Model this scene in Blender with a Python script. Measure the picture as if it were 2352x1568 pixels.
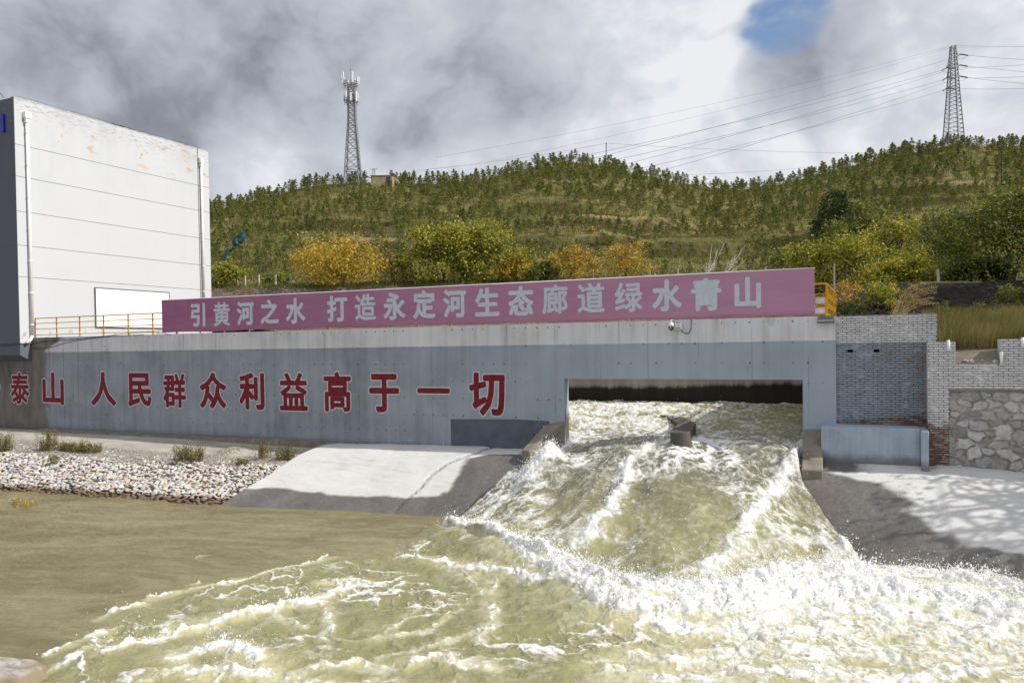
import bpy, math, random
import numpy as np
from mathutils import Matrix, Vector

random.seed(7)
rng = np.random.default_rng(7)
for o in list(bpy.data.objects):
    bpy.data.objects.remove(o)
scene = bpy.context.scene
COL = scene.collection

# ------------------------------------------------------------------ camera
# world: X runs along the slogan wall, Y into the picture, Z up, Z=0 is the river level (metres)
CAM = np.array([0.0, 0.0, 6.0])
YAW, PITCH, ROLL = math.radians(25.0), math.radians(1.0), 0.0153
F = 1800.0                       # focal length in pixels of a 2352 px wide frame
CX, CY = 1176.0, 823.4
_f = np.array([-math.sin(YAW), math.cos(YAW), 0.0])
_z = np.array([0.0, 0.0, 1.0])
_r = np.array([math.cos(YAW), math.sin(YAW), 0.0])
FW = _f * math.cos(PITCH) - _z * math.sin(PITCH)
_u = _z * math.cos(PITCH) + _f * math.sin(PITCH)
RT = _r * math.cos(ROLL) - _u * math.sin(ROLL)
UP = _u * math.cos(ROLL) + _r * math.sin(ROLL)

cam_data = bpy.data.cameras.new('camera')
cam = bpy.data.objects.new('camera', cam_data)
COL.objects.link(cam)
scene.camera = cam
cam_data.sensor_width = 36.0
cam_data.lens = 36.0 * F / 2352.0
cam_data.shift_y = (CY - 784.0) / 2352.0
cam_data.clip_start = 0.3
cam_data.clip_end = 5000.0
cam.matrix_world = Matrix(((RT[0], UP[0], -FW[0], CAM[0]), (RT[1], UP[1], -FW[1], CAM[1]),
                           (RT[2], UP[2], -FW[2], CAM[2]), (0, 0, 0, 1)))

def ray(x, y):
    return FW + RT * ((x - CX) / F) - UP * ((y - CY) / F)
def onY(x, y, Y):
    d = ray(x, y); return CAM + d * (Y / d[1])
def onZ(x, y, Z):
    d = ray(x, y); return CAM + d * ((Z - CAM[2]) / d[2])
def onX(x, y, X):
    d = ray(x, y); return CAM + d * (X / d[0])
def atD(x, y, D):
    return CAM + ray(x, y) * D

# ------------------------------------------------------------------ light
SUN_EL, SUN_AZ = math.radians(40.0), math.radians(9.0)     # azimuth measured from +X towards +Y
sun_dir = Vector((math.cos(SUN_EL) * math.cos(SUN_AZ), math.cos(SUN_EL) * math.sin(SUN_AZ), math.sin(SUN_EL)))
sl = bpy.data.lights.new('sun', 'SUN')
sl.energy = 4.7
sl.angle = math.radians(0.5)
sl.color = (1.0, 0.95, 0.87)
so = bpy.data.objects.new('sun', sl)
COL.objects.link(so)
so.rotation_euler = sun_dir.to_track_quat('Z', 'Y').to_euler()

scene.view_settings.view_transform = 'Standard'
scene.view_settings.look = 'None'
scene.view_settings.exposure = 0.0
scene.view_settings.gamma = 1.0
scene.cycles.max_bounces = 6
scene.cycles.diffuse_bounces = 3
scene.cycles.glossy_bounces = 3
scene.cycles.transmission_bounces = 3
scene.cycles.caustics_reflective = False
scene.cycles.caustics_refractive = False

# ------------------------------------------------------------------ node helper
class T:
    def __init__(s, tree):
        s.t = tree; s.L = tree.links
    def n(s, typ, **kw):
        nd = s.t.nodes.new(typ)
        for k, v in kw.items(): setattr(nd, k, v)
        return nd
    def put(s, sock, v):
        if isinstance(v, bpy.types.NodeSocket): s.L.new(v, sock)
        elif isinstance(v, (tuple, list)) and len(v) == 3 and sock.type == 'RGBA': sock.default_value = (*v, 1)
        else: sock.default_value = v
    def m(s, op, a, b=0.0, c=None, clamp=False):
        nd = s.n('ShaderNodeMath', operation=op, use_clamp=clamp)
        s.put(nd.inputs[0], a); s.put(nd.inputs[1], b)
        if c is not None: s.put(nd.inputs[2], c)
        return nd.outputs[0]
    def vm(s, op, a, b=(0, 0, 0)):
        nd = s.n('ShaderNodeVectorMath', operation=op)
        s.put(nd.inputs[0], a); s.put(nd.inputs[1], b)
        return nd.outputs['Value'] if op in ('DOT_PRODUCT', 'LENGTH', 'DISTANCE') else nd.outputs[0]
    def map(s, v, a, b, c=0.0, d=1.0, smooth=True):
        nd = s.n('ShaderNodeMapRange', interpolation_type='SMOOTHSTEP' if smooth else 'LINEAR')
        s.put(nd.inputs[0], v)
        for i, q in enumerate((a, b, c, d)): s.put(nd.inputs[i + 1], q)
        return nd.outputs[0]
    def noise(s, vec, scale, detail=4.0, rough=0.55, dist=0.0, color=False):
        nd = s.n('ShaderNodeTexNoise')
        s.put(nd.inputs['Vector'], vec); s.put(nd.inputs['Scale'], scale); s.put(nd.inputs['Detail'], detail)
        s.put(nd.inputs['Roughness'], rough); s.put(nd.inputs['Distortion'], dist)
        return nd.outputs[1 if color else 0]
    def voro(s, vec, scale, feature='F1', out='Distance'):
        nd = s.n('ShaderNodeTexVoronoi', feature=feature)
        s.put(nd.inputs['Vector'], vec); s.put(nd.inputs['Scale'], scale)
        return nd.outputs[out]
    def mix(s, f, a, b, blend='MIX'):
        nd = s.n('ShaderNodeMix', data_type='RGBA', blend_type=blend)
        s.put(nd.inputs[0], f); s.put(nd.inputs[6], a); s.put(nd.inputs[7], b)
        return nd.outputs[2]
    def ramp(s, f, stops):
        nd = s.n('ShaderNodeValToRGB')
        e = nd.color_ramp.elements
        e[0].position, e[0].color = stops[0][0], (*stops[0][1], 1)
        e[1].position, e[1].color = stops[-1][0], (*stops[-1][1], 1)
        for p, c in stops[1:-1]:
            q = e.new(p); q.color = (*c, 1)
        s.put(nd.inputs[0], f)
        return nd.outputs[0]
    def pos(s):
        return s.n('ShaderNodeNewGeometry').outputs['Position']
    def loc(s):
        return s.n('ShaderNodeTexCoord').outputs['Object']
    def sep(s, v):
        nd = s.n('ShaderNodeSeparateXYZ'); s.put(nd.inputs[0], v); return nd.outputs
    def comb(s, x, y, z):
        nd = s.n('ShaderNodeCombineXYZ')
        for i, q in enumerate((x, y, z)): s.put(nd.inputs[i], q)
        return nd.outputs[0]
    def mul(s, v, k):
        return s.vm('MULTIPLY', v, k)
    def attr(s, name, out='Fac'):
        return s.n('ShaderNodeAttribute', attribute_name=name).outputs[out]
    def bump(s, h, strength=0.3, dist=0.02):
        nd = s.n('ShaderNodeBump')
        s.put(nd.inputs['Height'], h); s.put(nd.inputs['Strength'], strength); s.put(nd.inputs['Distance'], dist)
        return nd.outputs[0]

def material(name, fn):
    m = bpy.data.materials.new(name)
    m.use_nodes = True
    t = T(m.node_tree)
    b = m.node_tree.nodes['Principled BSDF']
    b.inputs['Roughness'].default_value = 0.8
    b.inputs['Specular IOR Level'].default_value = 0.3
    def P(**kw):
        names = dict(color='Base Color', rough='Roughness', spec='Specular IOR Level', metal='Metallic', normal='Normal')
        for k, v in kw.items(): t.put(b.inputs[names.get(k, k)], v)
    fn(t, P)
    return m

def simple(name, col, rough=0.7, metal=0.0, var=0.12, scale=6.0, spec=0.3):
    def fn(t, P):
        n = t.noise(t.pos(), scale, 4)
        c2 = tuple(c * (1 - 2 * var) for c in col); c3 = tuple(min(1, c * (1 + var)) for c in col)
        P(color=t.ramp(n, [(0.3, c2), (0.7, c3)]), rough=rough, metal=metal, spec=spec)
    return material(name, fn)

# ------------------------------------------------------------------ sky
world = bpy.data.worlds.new('World')
scene.world = world
world.use_nodes = True
def build_world():
    t = T(world.node_tree)
    bg = world.node_tree.nodes['Background']
    d = t.vm('NORMALIZE', t.n('ShaderNodeTexCoord').outputs['Generated'])
    sky = t.n('ShaderNodeTexSky', sky_type='NISHITA')
    sky.sun_disc = False
    sky.sun_elevation = SUN_EL
    sky.sun_rotation = math.pi / 2 - SUN_AZ
    sky.air_density = 1.0
    sky.dust_density = 0.3
    blue = t.mul(sky.outputs[0], (0.125, 0.125, 0.13))
    warp = t.noise(t.mul(d, (1, 1, 1.6)), 3.0, 4, 0.55, color=True)
    wv = t.vm('ADD', d, t.mul(t.vm('SUBTRACT', warp, (0.5, 0.5, 0.5)), (0.16, 0.16, 0.13)))
    def blob(x, y, rad, amp):
        q = ray(x, y); q = q / np.linalg.norm(q)
        dt = t.vm('DOT_PRODUCT', t.vm('NORMALIZE', wv), tuple(q))
        return t.map(dt, math.cos(math.radians(rad)), 1.0, 0.0, amp)
    big = t.noise(t.mul(wv, (1, 1, 1.35)), 3.6, 8, 0.56)
    fine = t.noise(t.mul(wv, (1, 1, 1.3)), 12.0, 8, 0.62)
    b = t.m('ADD', 0.87, t.m('MULTIPLY', t.m('SUBTRACT', big, 0.5), 0.95))
    b = t.m('ADD', b, t.m('MULTIPLY', t.m('SUBTRACT', fine, 0.5), 0.42))
    mid_ = t.noise(t.mul(wv, (1, 1, 1.3)), 6.5, 6, 0.58, 0.3)
    puff = t.m('ABSOLUTE', t.m('SUBTRACT', t.noise(t.mul(wv, (1, 1, 1.25)), 8.0, 5, 0.5), 0.5))
    b = t.m('ADD', b, t.m('MULTIPLY', t.m('SUBTRACT', puff, 0.07), 0.9))
    b = t.m('ADD', b, t.m('MULTIPLY', t.m('SUBTRACT', mid_, 0.5), 0.52))
    for x, y, r, a in BLOBS:
        b = t.m('ADD', b, blob(x, y, r, a))
    cloud = t.ramp(b, [(0.0, (0.185, 0.197, 0.235)), (0.28, (0.28, 0.297, 0.345)), (0.52, (0.48, 0.505, 0.57)),
                       (0.8, (0.635, 0.66, 0.725)), (1.0, (0.84, 0.855, 0.89))])
    gap = None
    for x, y, r in GAPS:
        g = blob(x, y, r, 1.0)
        gap = g if gap is None else t.m('MAXIMUM', gap, g)
    near = t.map(gap, 0.0, 0.4)
    gap = t.m('ADD', gap, t.m('MULTIPLY', t.m('SUBTRACT', fine, 0.5), 1.8))
    gap = t.m('ADD', gap, t.m('MULTIPLY', t.m('SUBTRACT', mid_, 0.5), 2.0))
    gap = t.m('ADD', gap, t.m('MULTIPLY', t.m('SUBTRACT', big, 0.5), 0.9))
    col = t.mix(t.m('MULTIPLY', t.map(gap, 0.15, 1.25), near), cloud, blue)
    t.put(bg.inputs[0], col)
    bg.inputs[1].default_value = 1.0
# cloud masses: brighter and darker parts of the cloud deck (pixel of the photo -> direction, radius in degrees)
BLOBS = [(200, 130, 24, -0.17), (150, 420, 12, -0.10), (540, 250, 12, -0.16), (590, 350, 5, 0.22), (350, 160, 9, -0.10),
         (1000, 60, 10, -0.10), (1480, 180, 8, 0.04), (1650, 250, 7, 0.06), (880, 250, 4.5, 0.16),
         (940, 292, 3, -0.22), (2000, 110, 8, -0.36), (1900, 170, 5, -0.25), (2270, 80, 8, 0.12), (1800, 230, 4, -0.16),
         (1980, 240, 6, 0.16), (2250, 230, 7, -0.10), (800, 150, 9, -0.10), (1230, 120, 7, -0.16), (1100, 250, 7, -0.10), (1500, 60, 6, -0.06), (1620, 290, 8, 0.10), (2090, 240, 6, 0.08), (600, 350, 6, 0.08)]
GAPS = [(1808, 62, 3.6), (1810, 112, 1.9), (1835, 5, 2.8), (1760, 90, 1.6)]
build_world()

# ------------------------------------------------------------------ noise (numpy)
_perm = rng.permutation(256)
_perm = np.concatenate([_perm, _perm, _perm])
_ga = rng.random(256) * 2 * math.pi
_gx, _gy = np.cos(_ga), np.sin(_ga)
def pn(x, y, seed=0):
    x = np.asarray(x, float) + seed * 17.31; y = np.asarray(y, float) - seed * 9.77
    xi = np.floor(x).astype(int); yi = np.floor(y).astype(int)
    xf = x - xi; yf = y - yi
    xi &= 255; yi &= 255
    u = xf * xf * xf * (xf * (xf * 6 - 15) + 10); v = yf * yf * yf * (yf * (yf * 6 - 15) + 10)
    def g(a, b, dx, dy):
        h = _perm[_perm[a] + b]
        return _gx[h] * dx + _gy[h] * dy
    n00 = g(xi, yi, xf, yf); n10 = g(xi + 1, yi, xf - 1, yf)
    n01 = g(xi, yi + 1, xf, yf - 1); n11 = g(xi + 1, yi + 1, xf - 1, yf - 1)
    a = n00 + u * (n10 - n00); b = n01 + u * (n11 - n01)
    return (a + v * (b - a)) * 1.5
def fbm(x, y, oct=4, seed=0, gain=0.5, lac=2.03):
    s = 0; a = 1; tot = 0
    for i in range(oct):
        s = s + a * pn(x, y, seed + i * 3); tot += a
        a *= gain; x = np.asarray(x) * lac; y = np.asarray(y) * lac
    return s / tot
def sst(x, a, b):
    t = np.clip((np.asarray(x, float) - a) / (b - a), 0, 1)
    return t * t * (3 - 2 * t)
def seg_dist(X, Y, pts):
    """distance to a polyline and the running index of the nearest point"""
    best = np.full(np.shape(X), 1e9); par = np.zeros(np.shape(X))
    for i in range(len(pts) - 1):
        (x0, y0), (x1, y1) = pts[i][:2], pts[i + 1][:2]
        dx, dy = x1 - x0, y1 - y0
        t = np.clip(((X - x0) * dx + (Y - y0) * dy) / (dx * dx + dy * dy + 1e-12), 0, 1)
        d = np.hypot(X - x0 - t * dx, Y - y0 - t * dy)
        k = d < best
        best = np.where(k, d, best); par = np.where(k, i + t, par)
    return best, par

# ------------------------------------------------------------------ mesh helper
class MB:
    def __init__(s): s.v = []; s.f = []
    def add(s, v, f):
        o = len(s.v); s.v += [tuple(map(float, q)) for q in v]; s.f += [tuple(i + o for i in q) for q in f]
        return s
    def box(s, x0, x1, y0, y1, z0, z1):
        return s.add([(x0, y0, z0), (x1, y0, z0), (x1, y1, z0), (x0, y1, z0), (x0, y0, z1), (x1, y0, z1), (x1, y1, z1), (x0, y1, z1)],
                     [(3, 2, 1, 0), (4, 5, 6, 7), (0, 1, 5, 4), (1, 2, 6, 5), (2, 3, 7, 6), (3, 0, 4, 7)])
    def hexa(s, lo, hi):
        """eight corners: lower ring and upper ring of four points, counter-clockwise from above"""
        return s.add(list(lo) + list(hi), [(3, 2, 1, 0), (4, 5, 6, 7), (0, 1, 5, 4), (1, 2, 6, 5), (2, 3, 7, 6), (3, 0, 4, 7)])
    def prismY(s, poly, y0, y1):
        n = len(poly)
        return s.add([(x, y0, z) for x, z in poly] + [(x, y1, z) for x, z in poly],
                     [tuple(range(n)), tuple(range(2 * n - 1, n - 1, -1))] + [((i + 1) % n, i, n + i, n + (i + 1) % n) for i in range(n)])
    def tube(s, pts, rad, n=6, cap=True):
        pts = [np.array(p, float) for p in pts]
        if not hasattr(rad, '__len__'): rad = [rad] * len(pts)
        vs = []; fs = []
        for i, p in enumerate(pts):
            d = pts[min(i + 1, len(pts) - 1)] - pts[max(i - 1, 0)]
            d = d / (np.linalg.norm(d) + 1e-9)
            a = np.cross(d, (0, 0, 1) if abs(d[2]) < 0.9 else (1, 0, 0)); a /= np.linalg.norm(a)
            b = np.cross(d, a)
            for k in range(n):
                w = 2 * math.pi * k / n
                vs.append(p + rad[i] * (a * math.cos(w) + b * math.sin(w)))
        for i in range(len(pts) - 1):
            for k in range(n):
                fs.append((i * n + k, (i + 1) * n + k, (i + 1) * n + (k + 1) % n, i * n + (k + 1) % n))
        if cap:
            fs.append(tuple(range(n))); fs.append(tuple(range(len(pts) * n - 1, (len(pts) - 1) * n - 1, -1)))
        return s.add(vs, fs)
    def bar(s, p, q, w=0.05):
        return s.tube([p, q], w * 0.7, 4)
    def build(s, name, mat, root=None, smooth=False, bevel=0.0):
        me = bpy.data.meshes.new(name)
        me.from_pydata(s.v, [], s.f)
        if mat: me.materials.append(mat)
        return link(name, me, root, smooth, bevel)

def wloc(o):
    p = np.array(o.location)
    return p + wloc(o.parent) if o.parent else p
def link(name, me, root=None, smooth=False, bevel=0.0):
    o = bpy.data.objects.new(name, me)
    COL.objects.link(o)
    if smooth: me.shade_smooth()
    if root:
        o.parent = root
        o.location = tuple(-wloc(root))
    if bevel:
        b = o.modifiers.new('bevel', 'BEVEL'); b.width = bevel; b.segments = 1; b.limit_method = 'ANGLE'
    return o
def npmesh(name, V, Q, mat=None, attrs=None, smooth=False):
    """numpy vertices and equal-sized polygons -> mesh, fast"""
    V = np.asarray(V, np.float32); Q = np.asarray(Q, np.int32); k = Q.shape[1]
    me = bpy.data.meshes.new(name)
    me.vertices.add(len(V)); me.vertices.foreach_set('co', V.ravel())
    me.loops.add(Q.size); me.loops.foreach_set('vertex_index', Q.ravel())
    me.polygons.add(len(Q)); me.polygons.foreach_set('loop_start', np.arange(len(Q), dtype=np.int32) * k)
    me.update(calc_edges=True)
    for an, av in (attrs or {}).items():
        a = me.attributes.new(an, 'FLOAT', 'POINT'); a.data.foreach_set('value', np.asarray(av, np.float32))
    if mat: me.materials.append(mat)
    if smooth: me.shade_smooth()
    return me
def tag(o, label=None, cat=None, group=None, kind=None):
    if label: o['label'] = label
    if cat: o['category'] = cat
    if group: o['group'] = group
    if kind: o['kind'] = kind
    return o
def thing(name, loc, label, cat, group=None):
    o = bpy.data.objects.new(name, None); COL.objects.link(o)
    o.location = tuple(float(q) for q in loc); o.empty_display_size = 0.3
    return tag(o, label, cat, group)
def grid_faces(nr, nc):
    i = np.arange((nr - 1) * (nc - 1)); r = i // (nc - 1); c = i % (nc - 1)
    a = r * nc + c
    return np.stack([a, a + 1, a + nc + 1, a + nc], 1)
def project(p):
    d = np.asarray(p, float) - CAM
    w = d @ FW
    return CX + F * (d @ RT) / w, CY - F * (d @ UP) / w, w
def onscreen(p, m=0):
    x, y, w = project(p)
    return w > 0 and -m < x < 2352 + m and -m < y < 1568 + m
# ------------------------------------------------------------------ materials of the built things
WY = 28.0                                        # plane of the slogan wall
def slogan_wall_mat(t, P):
    p = t.pos(); x, y, z = t.sep(p)
    wob = t.noise(t.mul(p, (0.6, 0.6, 0.6)), 1.0, 3)
    line = t.map(t.m('ADD', z, t.m('MULTIPLY', t.m('SUBTRACT', wob, 0.5), 0.05)), 5.975, 5.995, smooth=False)
    streak = t.noise(t.mul(p, (3.0, 3.0, 0.12)), 1.0, 5, 0.6)
    patch = t.noise(p, 0.5, 5, 0.6)
    grain = t.noise(p, 14.0, 4, 0.6)
    blue = t.ramp(t.m('ADD', t.m('MULTIPLY', patch, 0.6), t.m('MULTIPLY', streak, 0.4)), [(0.32, (0.165, 0.185, 0.22)), (0.5, (0.27, 0.30, 0.35)), (0.68, (0.34, 0.385, 0.45))])
    right = t.map(x, -20.0, -9.0)
    blue = t.mix(t.m('MULTIPLY', right, 0.40), blue, (0.42, 0.51, 0.60))
    white = t.ramp(t.m('ADD', t.m('MULTIPLY', patch, 0.5), t.m('MULTIPLY', streak, 0.5)), [(0.32, (0.42, 0.42, 0.435)), (0.5, (0.62, 0.63, 0.66)), (0.68, (0.72, 0.73, 0.76))])
    col = t.mix(line, blue, white)
    # rust and water runs hanging from the top edge
    runs = t.noise(t.mul(p, (2.2, 2.2, 0.06)), 1.0, 6, 0.7)
    rm = t.m('MULTIPLY', t.map(runs, 0.56, 0.72), t.map(z, 4.9, 6.7, 0.0, 0.65))
    col = t.mix(rm, col, (0.20, 0.165, 0.125))
    # formwork seams, a board every 1.22 m, and rows of tie holes
    fx = t.m('FRACT', t.m('DIVIDE', t.m('ADD', x, 100.0), 1.83))
    seam = t.m('MULTIPLY', t.map(t.m('ABSOLUTE', t.m('SUBTRACT', fx, 0.5)), 0.0, 0.010, 1.0, 0.0), t.map(t.noise(p, 0.9, 3), 0.40, 0.60, 0.0, 0.55))
    lseam = t.m('MULTIPLY', t.map(t.m('ABSOLUTE', t.m('SUBTRACT', t.m('FRACT', t.m('DIVIDE', x, 1.15)), 0.5)), 0.0, 0.03, 1.0, 0.0), t.map(x, -38.0, -33.0, 0.75, 0.0))
    seam = t.m('MAXIMUM', seam, t.m('MULTIPLY', lseam, t.map(streak, 0.3, 0.6)))
    col = t.mix(seam, col, (0.07, 0.07, 0.075))
    hx = t.m('MULTIPLY', t.m('SUBTRACT', t.m('FRACT', t.m('DIVIDE', x, 0.47)), 0.5), 0.47)
    hz = t.m('MULTIPLY', t.m('SUBTRACT', t.m('FRACT', t.m('DIVIDE', z, 0.70)), 0.5), 0.70)
    hd = t.m('SQRT', t.m('ADD', t.m('MULTIPLY', hx, hx), t.m('MULTIPLY', hz, hz)))
    hole = t.m('MULTIPLY', t.map(hd, 0.018, 0.045, 1.0, 0.0), t.map(t.noise(p, 1.7, 3), 0.46, 0.60, 0.0, 0.85))
    col = t.mix(hole, col, (0.05, 0.05, 0.055))
    # dark spalls and mould
    mould = t.map(t.noise(t.mul(p, (1, 1, 0.8)), 1.3, 8, 0.72), 0.60, 0.72, 0.0, 0.8)
    mould = t.m('MULTIPLY', mould, t.map(x, -41.0, -28.0, 1.0, 0.35))
    col = t.mix(mould, col, (0.055, 0.055, 0.06))
    # never painted left end, wet and dark
    edge = t.m('ADD', x, t.m('MULTIPLY', t.m('SUBTRACT', t.noise(p, 0.9, 5), 0.5), 1.3))
    top = t.m('MULTIPLY', t.map(z, 6.0, 6.8), 1.5)
    raw = t.map(t.m('SUBTRACT', edge, top), -41.4, -40.9, 1.0, 0.0)
    rawc = t.ramp(t.noise(t.mul(p, (1.5, 1.5, 0.4)), 1.2, 7, 0.65), [(0.3, (0.09, 0.082, 0.072)), (0.7, (0.22, 0.21, 0.195))])
    col = t.mix(raw, col, rawc)
    # splash zone of dirt along the foot
    foot = t.m('MULTIPLY', t.map(t.m('ADD', z, t.m('MULTIPLY', grain, 0.5)), 1.95, 2.35, 1.0, 0.0), 0.75)
    col = t.mix(foot, col, (0.10, 0.095, 0.09))
    wet = t.m('MULTIPLY', t.map(y, 28.02, 28.1), t.map(t.m('ADD', z, t.m('MULTIPLY', patch, 0.3)), 3.2, 3.7, 1.0, 0.0))
    col = t.mix(wet, col, (0.10, 0.085, 0.06))
    h = t.m('ADD', t.m('MULTIPLY', grain, 0.5), t.m('MULTIPLY', t.m('ADD', hole, seam), -0.8))
    P(color=col, rough=0.85, normal=t.bump(h, 0.35, 0.012))
M_WALL = material('painted_wall', slogan_wall_mat)

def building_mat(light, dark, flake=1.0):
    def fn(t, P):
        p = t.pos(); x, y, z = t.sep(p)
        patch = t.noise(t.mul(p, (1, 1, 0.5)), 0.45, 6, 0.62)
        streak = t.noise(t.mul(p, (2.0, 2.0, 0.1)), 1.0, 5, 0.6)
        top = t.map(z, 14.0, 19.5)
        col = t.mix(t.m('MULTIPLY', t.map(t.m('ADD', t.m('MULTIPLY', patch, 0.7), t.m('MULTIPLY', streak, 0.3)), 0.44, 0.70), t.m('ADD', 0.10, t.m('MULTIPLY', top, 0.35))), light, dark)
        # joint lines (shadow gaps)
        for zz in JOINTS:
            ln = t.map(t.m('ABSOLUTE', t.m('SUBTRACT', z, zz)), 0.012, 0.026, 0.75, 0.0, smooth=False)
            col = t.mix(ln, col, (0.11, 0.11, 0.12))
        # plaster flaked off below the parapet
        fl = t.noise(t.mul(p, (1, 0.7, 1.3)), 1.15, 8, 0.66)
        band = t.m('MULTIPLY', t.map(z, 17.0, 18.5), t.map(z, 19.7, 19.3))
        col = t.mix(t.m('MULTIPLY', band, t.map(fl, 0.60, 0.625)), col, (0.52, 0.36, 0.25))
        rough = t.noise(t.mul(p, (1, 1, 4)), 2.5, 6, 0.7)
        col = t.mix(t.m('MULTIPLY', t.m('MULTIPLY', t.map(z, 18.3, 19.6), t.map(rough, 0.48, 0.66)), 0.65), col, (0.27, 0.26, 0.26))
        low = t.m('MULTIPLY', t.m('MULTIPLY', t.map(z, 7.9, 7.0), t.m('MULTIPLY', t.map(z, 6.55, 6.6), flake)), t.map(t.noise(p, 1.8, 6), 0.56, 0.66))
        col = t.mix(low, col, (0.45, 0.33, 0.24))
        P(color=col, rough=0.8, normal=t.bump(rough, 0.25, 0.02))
    return fn

def concrete(name, dark, light, scale=1.2, bumpd=0.02):
    def fn(t, P):
        p = t.pos()
        a = t.noise(p, scale, 8, 0.65); g = t.noise(p, 25.0, 3)
        P(color=t.ramp(a, [(0.3, dark), (0.7, light)]), rough=0.85, normal=t.bump(t.m('ADD', a, t.m('MULTIPLY', g, 0.3)), 0.4, bumpd))
    return material(name, fn)
M_CONC = concrete('concrete', (0.24, 0.23, 0.21), (0.42, 0.41, 0.38))
M_CONC_WET = concrete('wet_concrete', (0.055, 0.05, 0.042), (0.13, 0.115, 0.10))
M_CONC_TAN = concrete('stained_concrete', (0.13, 0.115, 0.085), (0.30, 0.265, 0.21))
def bluewall_mat(t, P):
    p = t.pos(); z = t.sep(p)[2]
    s = t.noise(t.mul(p, (4, 4, 0.25)), 1.0, 6, 0.65); a = t.noise(p, 1.6, 8, 0.68); g = t.noise(p, 18.0, 4)
    col = t.ramp(t.m('ADD', t.m('MULTIPLY', s, 0.55), t.m('MULTIPLY', a, 0.45)), [(0.32, (0.23, 0.28, 0.355)), (0.5, (0.33, 0.395, 0.48)), (0.68, (0.41, 0.475, 0.56))])
    grime = t.map(t.m('ADD', z, t.m('MULTIPLY', a, 0.55)), 2.75, 2.40)
    col = t.mix(t.m('MULTIPLY', grime, 0.8), col, (0.13, 0.125, 0.115))
    col = t.mix(t.map(t.noise(p, 3.0, 8, 0.75), 0.62, 0.70), col, (0.30, 0.29, 0.27))
    P(color=col, rough=0.8, normal=t.bump(g, 0.3, 0.008))
M_BLUEWALL = material('blue_painted_concrete', bluewall_mat)
M_RED = simple('red_paint', (0.19, 0.012, 0.022), 0.7, var=0.18, scale=5)
M_OUTL = simple('white_outline_paint', (0.60, 0.61, 0.64), 0.8)
M_PATCH = simple('dark_grey_paint', (0.105, 0.125, 0.16), 0.75, scale=2)
M_YEL = simple('yellow_paint', (0.60, 0.33, 0.012), 0.5)
M_STEEL = simple('galvanised_steel', (0.17, 0.175, 0.185), 0.55, 0.3)
M_DSTEEL = simple('grey_lattice_steel', (0.13, 0.135, 0.145), 0.6, 0.3)
M_WHITE = simple('white_plastic', (0.78, 0.79, 0.80), 0.4, var=0.03)
M_PVC = simple('white_pipe', (0.80, 0.80, 0.80), 0.45, var=0.03)
M_BLACK = simple('black_rubber', (0.02, 0.02, 0.022), 0.5)
M_GLASS = simple('lamp_glass', (0.35, 0.38, 0.30), 0.15, spec=0.6)
M_BLUE = simple('blue_sign', (0.01, 0.04, 0.42), 0.4)
M_BOARD = simple('white_board', (0.86, 0.86, 0.87), 0.45, var=0.02)
M_LINE = simple('overhead_line', (0.17, 0.17, 0.19), 0.6)
M_WIRE = simple('wire', (0.055, 0.055, 0.065), 0.6)
M_POST = simple('fence_post_concrete', (0.52, 0.49, 0.47), 0.85, scale=5)
def banner_mat(t, P):
    p = t.pos(); x, y, z = t.sep(p)
    fade = t.noise(t.mul(p, (0.35, 1, 1.6)), 1.0, 6, 0.6)
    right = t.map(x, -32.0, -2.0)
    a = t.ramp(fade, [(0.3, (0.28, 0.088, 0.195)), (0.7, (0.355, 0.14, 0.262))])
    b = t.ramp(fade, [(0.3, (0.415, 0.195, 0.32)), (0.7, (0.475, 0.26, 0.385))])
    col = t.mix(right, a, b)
    weave = t.noise(t.mul(p, (0.5, 1, 40)), 3.0, 2)
    col = t.mix(t.map(weave, 0.45, 0.7, 0.0, 0.10), col, (0.65, 0.45, 0.55))
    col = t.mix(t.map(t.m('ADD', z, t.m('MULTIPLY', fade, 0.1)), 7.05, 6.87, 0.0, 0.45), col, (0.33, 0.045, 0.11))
    P(color=col, rough=0.55, normal=t.bump(t.noise(t.mul(p, (1.0, 1, 0.3)), 1.4, 3), 0.25, 0.05))
M_BANNER = material('faded_banner', banner_mat)
M_BCHAR = simple('banner_lettering', (0.54, 0.61, 0.68), 0.6, var=0.05)

# ------------------------------------------------------------------ slogan wall
E_ = lambda x, y, Y=WY: onY(x, y, Y)
XL, XR = E_(1297, 960)[0], E_(1844, 930)[0]          # the culvert opening
XE = E_(1920.5, 850)[0]                              # right end of the wall
ZT, ZLIN = 6.8, 4.68
wall = thing('concrete_wall', (XL, WY, 1.0), 'long blue-grey concrete wall with red painted slogan and a wide water outlet', 'wall')
MB().prismY([(-64, -1.5), (XL, -1.5), (XL, ZLIN), (XR, ZLIN), (XR, -1.5), (XE, -1.5), (XE, ZT), (-64, ZT)], WY, WY + 0.45).build('wall_body', M_WALL, wall)
a = E_(1035, 962); b = E_(1262, 967); c = E_(1262, 1024)
mb = MB()
pts = [(a[0], a[2]), (a[0] + 0.02, 1.2), (b[0] + 0.0, 1.2), (b[0], b[2]), (b[0] - 1.4, b[2] + 0.04)]
pts = pts[::1]
mb.prismY(pts, WY - 0.006, WY + 0.02).build('dark_paint_patch', M_PATCH, wall)
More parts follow.
